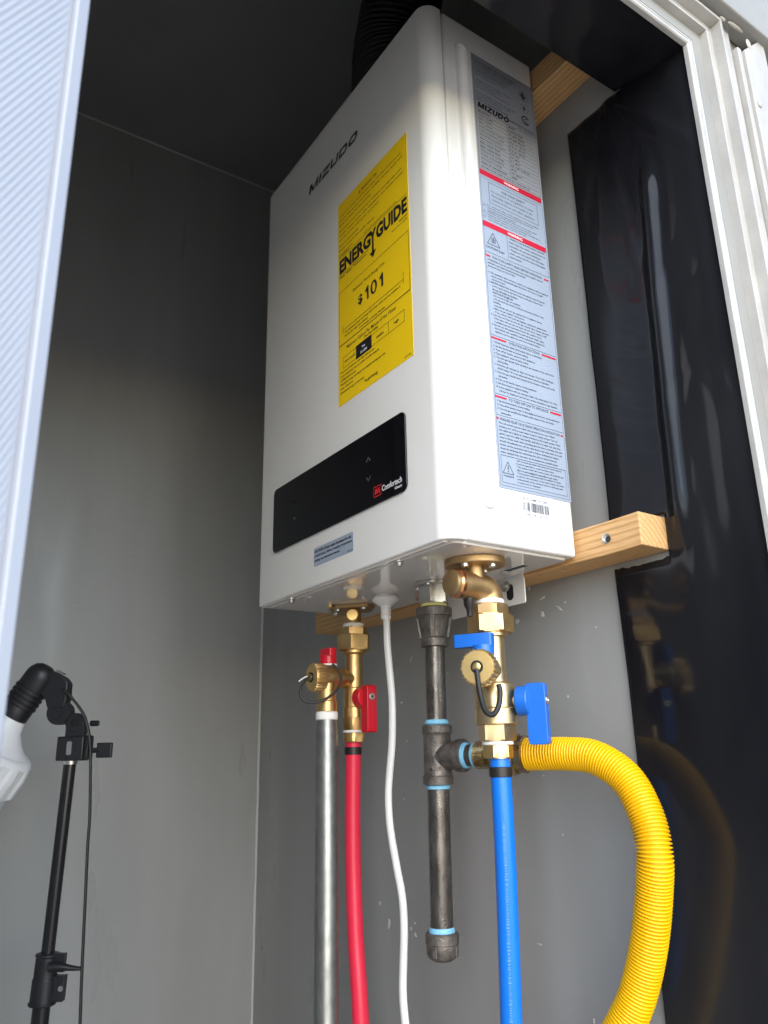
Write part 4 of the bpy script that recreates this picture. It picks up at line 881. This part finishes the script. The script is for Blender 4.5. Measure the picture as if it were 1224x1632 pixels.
bm = B(); M = LS @ frame((.0059, 0, -.1306), (0, -1, 0), (1, 0, 0)); cyl(bm, .0118, -.006, .0062, M, 28, .001); box(bm, -.0108, .0128, -.0240, .000, -.0055, .0055, M); ar = obj('swivel_arm', bm, 'black_plastic', st, 35, .001)
bm = B(); lathe(bm, [(.006, .0048), (.0072, .0045), (.0074, .0030), (.0066, .0028), (.0066, 0)], M, 20); obj('pivot_screw', bm, 'black_tube', ar)
bm = B(); M = LS @ frame((-.0146, 0, -.1180), (0, -1, 0), (1, 0, 0)); lathe(bm, [(-.008, .0146), (.0075, .0150), (.0085, .0142), (.0085, .0092), (.0078, .0088), (.0078, .0058), (.0088, .0054), (.0088, 0)], M, 32); obj('swivel_disc', bm, 'black_plastic', ar, 30)
bm = B(); cyl(bm, .0036, .016, .0270, LS @ frame((.0059, .004, -.1314), (1, 0, 0)), 14, .001); obj('tilt_knob', bm, 'black_plastic', ar)
# lamp holder and lamp
lh = thing('lamp_holder', tuple(Lp(-.03, -.10)), 'black ribbed lamp socket tilted on the stand', 'lamp holder')
bm = B(); prism(bm, [(-.0445, -.0905), (-.0300, -.0655), (-.0120, -.0745), (-.0060, -.0815), (-.0058, -.1030), (-.0090, -.1120), (-.0290, -.1130), (-.0330, -.1020)], -.009, .009, LS @ frame((0, 0, 0), (0, -1, 0), (1, 0, 0))); obj('socket_bracket', bm, 'black_plastic', lh, 35, .0018, 3)
a0 = Vector((-.0447, 0, -.0725)); a1 = Vector((-.0755, 0, -.1206)); dx_ = (a1-a0).normalized(); SM = LS @ frame(a0, dx_, (0, 1, 0))
prof = [(-.0150, 0), (-.0150, .0075), (-.0110, .0140), (-.0040, .0180), (.0020, .0188), (.0180, .0188)]
for k in range(4): prof += [(.0185+k*.0062, .0200), (.0218+k*.0062, .0203), (.0224+k*.0062, .0186), (.0245+k*.0062, .0186)]
prof += [(.0440, .0190), (.0560, .0190), (.0572, .0180)]
bm = B(); lathe(bm, prof, SM, 40); obj('socket', bm, 'black_plastic', lh, 30)
bm = B(); prism(bm, rrect(-.006, .006, -.0035, .0035, .0015), 0, .0012, LS @ frame((-.0190, -.002, -.0690), (.45, -.2, .88), (1, 0, -.5))); obj('metal_tab', bm, 'steel', lh)
lb = thing('lamp_bulb', tuple(Lp(-.09, -.15)), 'white finned lamp bulb in the black socket at the left edge', 'lamp bulb')
bp = .0572
bm = B(); lathe(bm, [(bp-.002, .0165), (bp+.002, .0188), (bp+.014, .0225), (bp+.026, .0330), (bp+.032, .0405), (bp+.0360, .0480)], SM, 56); obj('bulb_neck', bm, 'lamp_white', lb, 50)
bm = B(); lathe(bm, [(bp+.0355, .0475), (bp+.0380, .0540), (bp+.0430, .0575), (bp+.0560, .0590), (bp+.0800, .0585), (bp+.0840, .0560)], SM, 192, lambda a, t: 1+(.028*max(-1, min(1, 3*math.cos(a*13))) if bp+.044 < t < bp+.082 else 0)); obj('finned_body', bm, 'lamp_white', lb, 35)
bm = B(); lathe(bm, [(bp+.083, .0545), (bp+.10, .0560), (bp+.120, .0540), (bp+.140, .0460), (bp+.155, .0320), (bp+.162, .0150), (bp+.164, 0)], SM, 56); obj('globe', bm, 'lamp_glass', lb, 60)
bm = B(); cpts = [(-.0110, -.0900), (-.0048, -.0936), (.0124, -.1124), (.0215, -.1263), (.0279, -.1453), (.0311, -.1633), (.0344, -.2001), (.0372, -.2397), (.0379, -.2755), (.0404, -.3334), (.0434, -.4059), (.0463, -.4593), (.0485, -.5125), (.05, -.65), (.05, ZF)]
sweep(bm, [Lp(a, z, .013) for a, z in cpts], .0024, 12, 8, .7); o = obj('lamp_cable', bm, 'rubber')
tag(o, 'thin black flat cable hanging beside the lamp stand', 'cable')
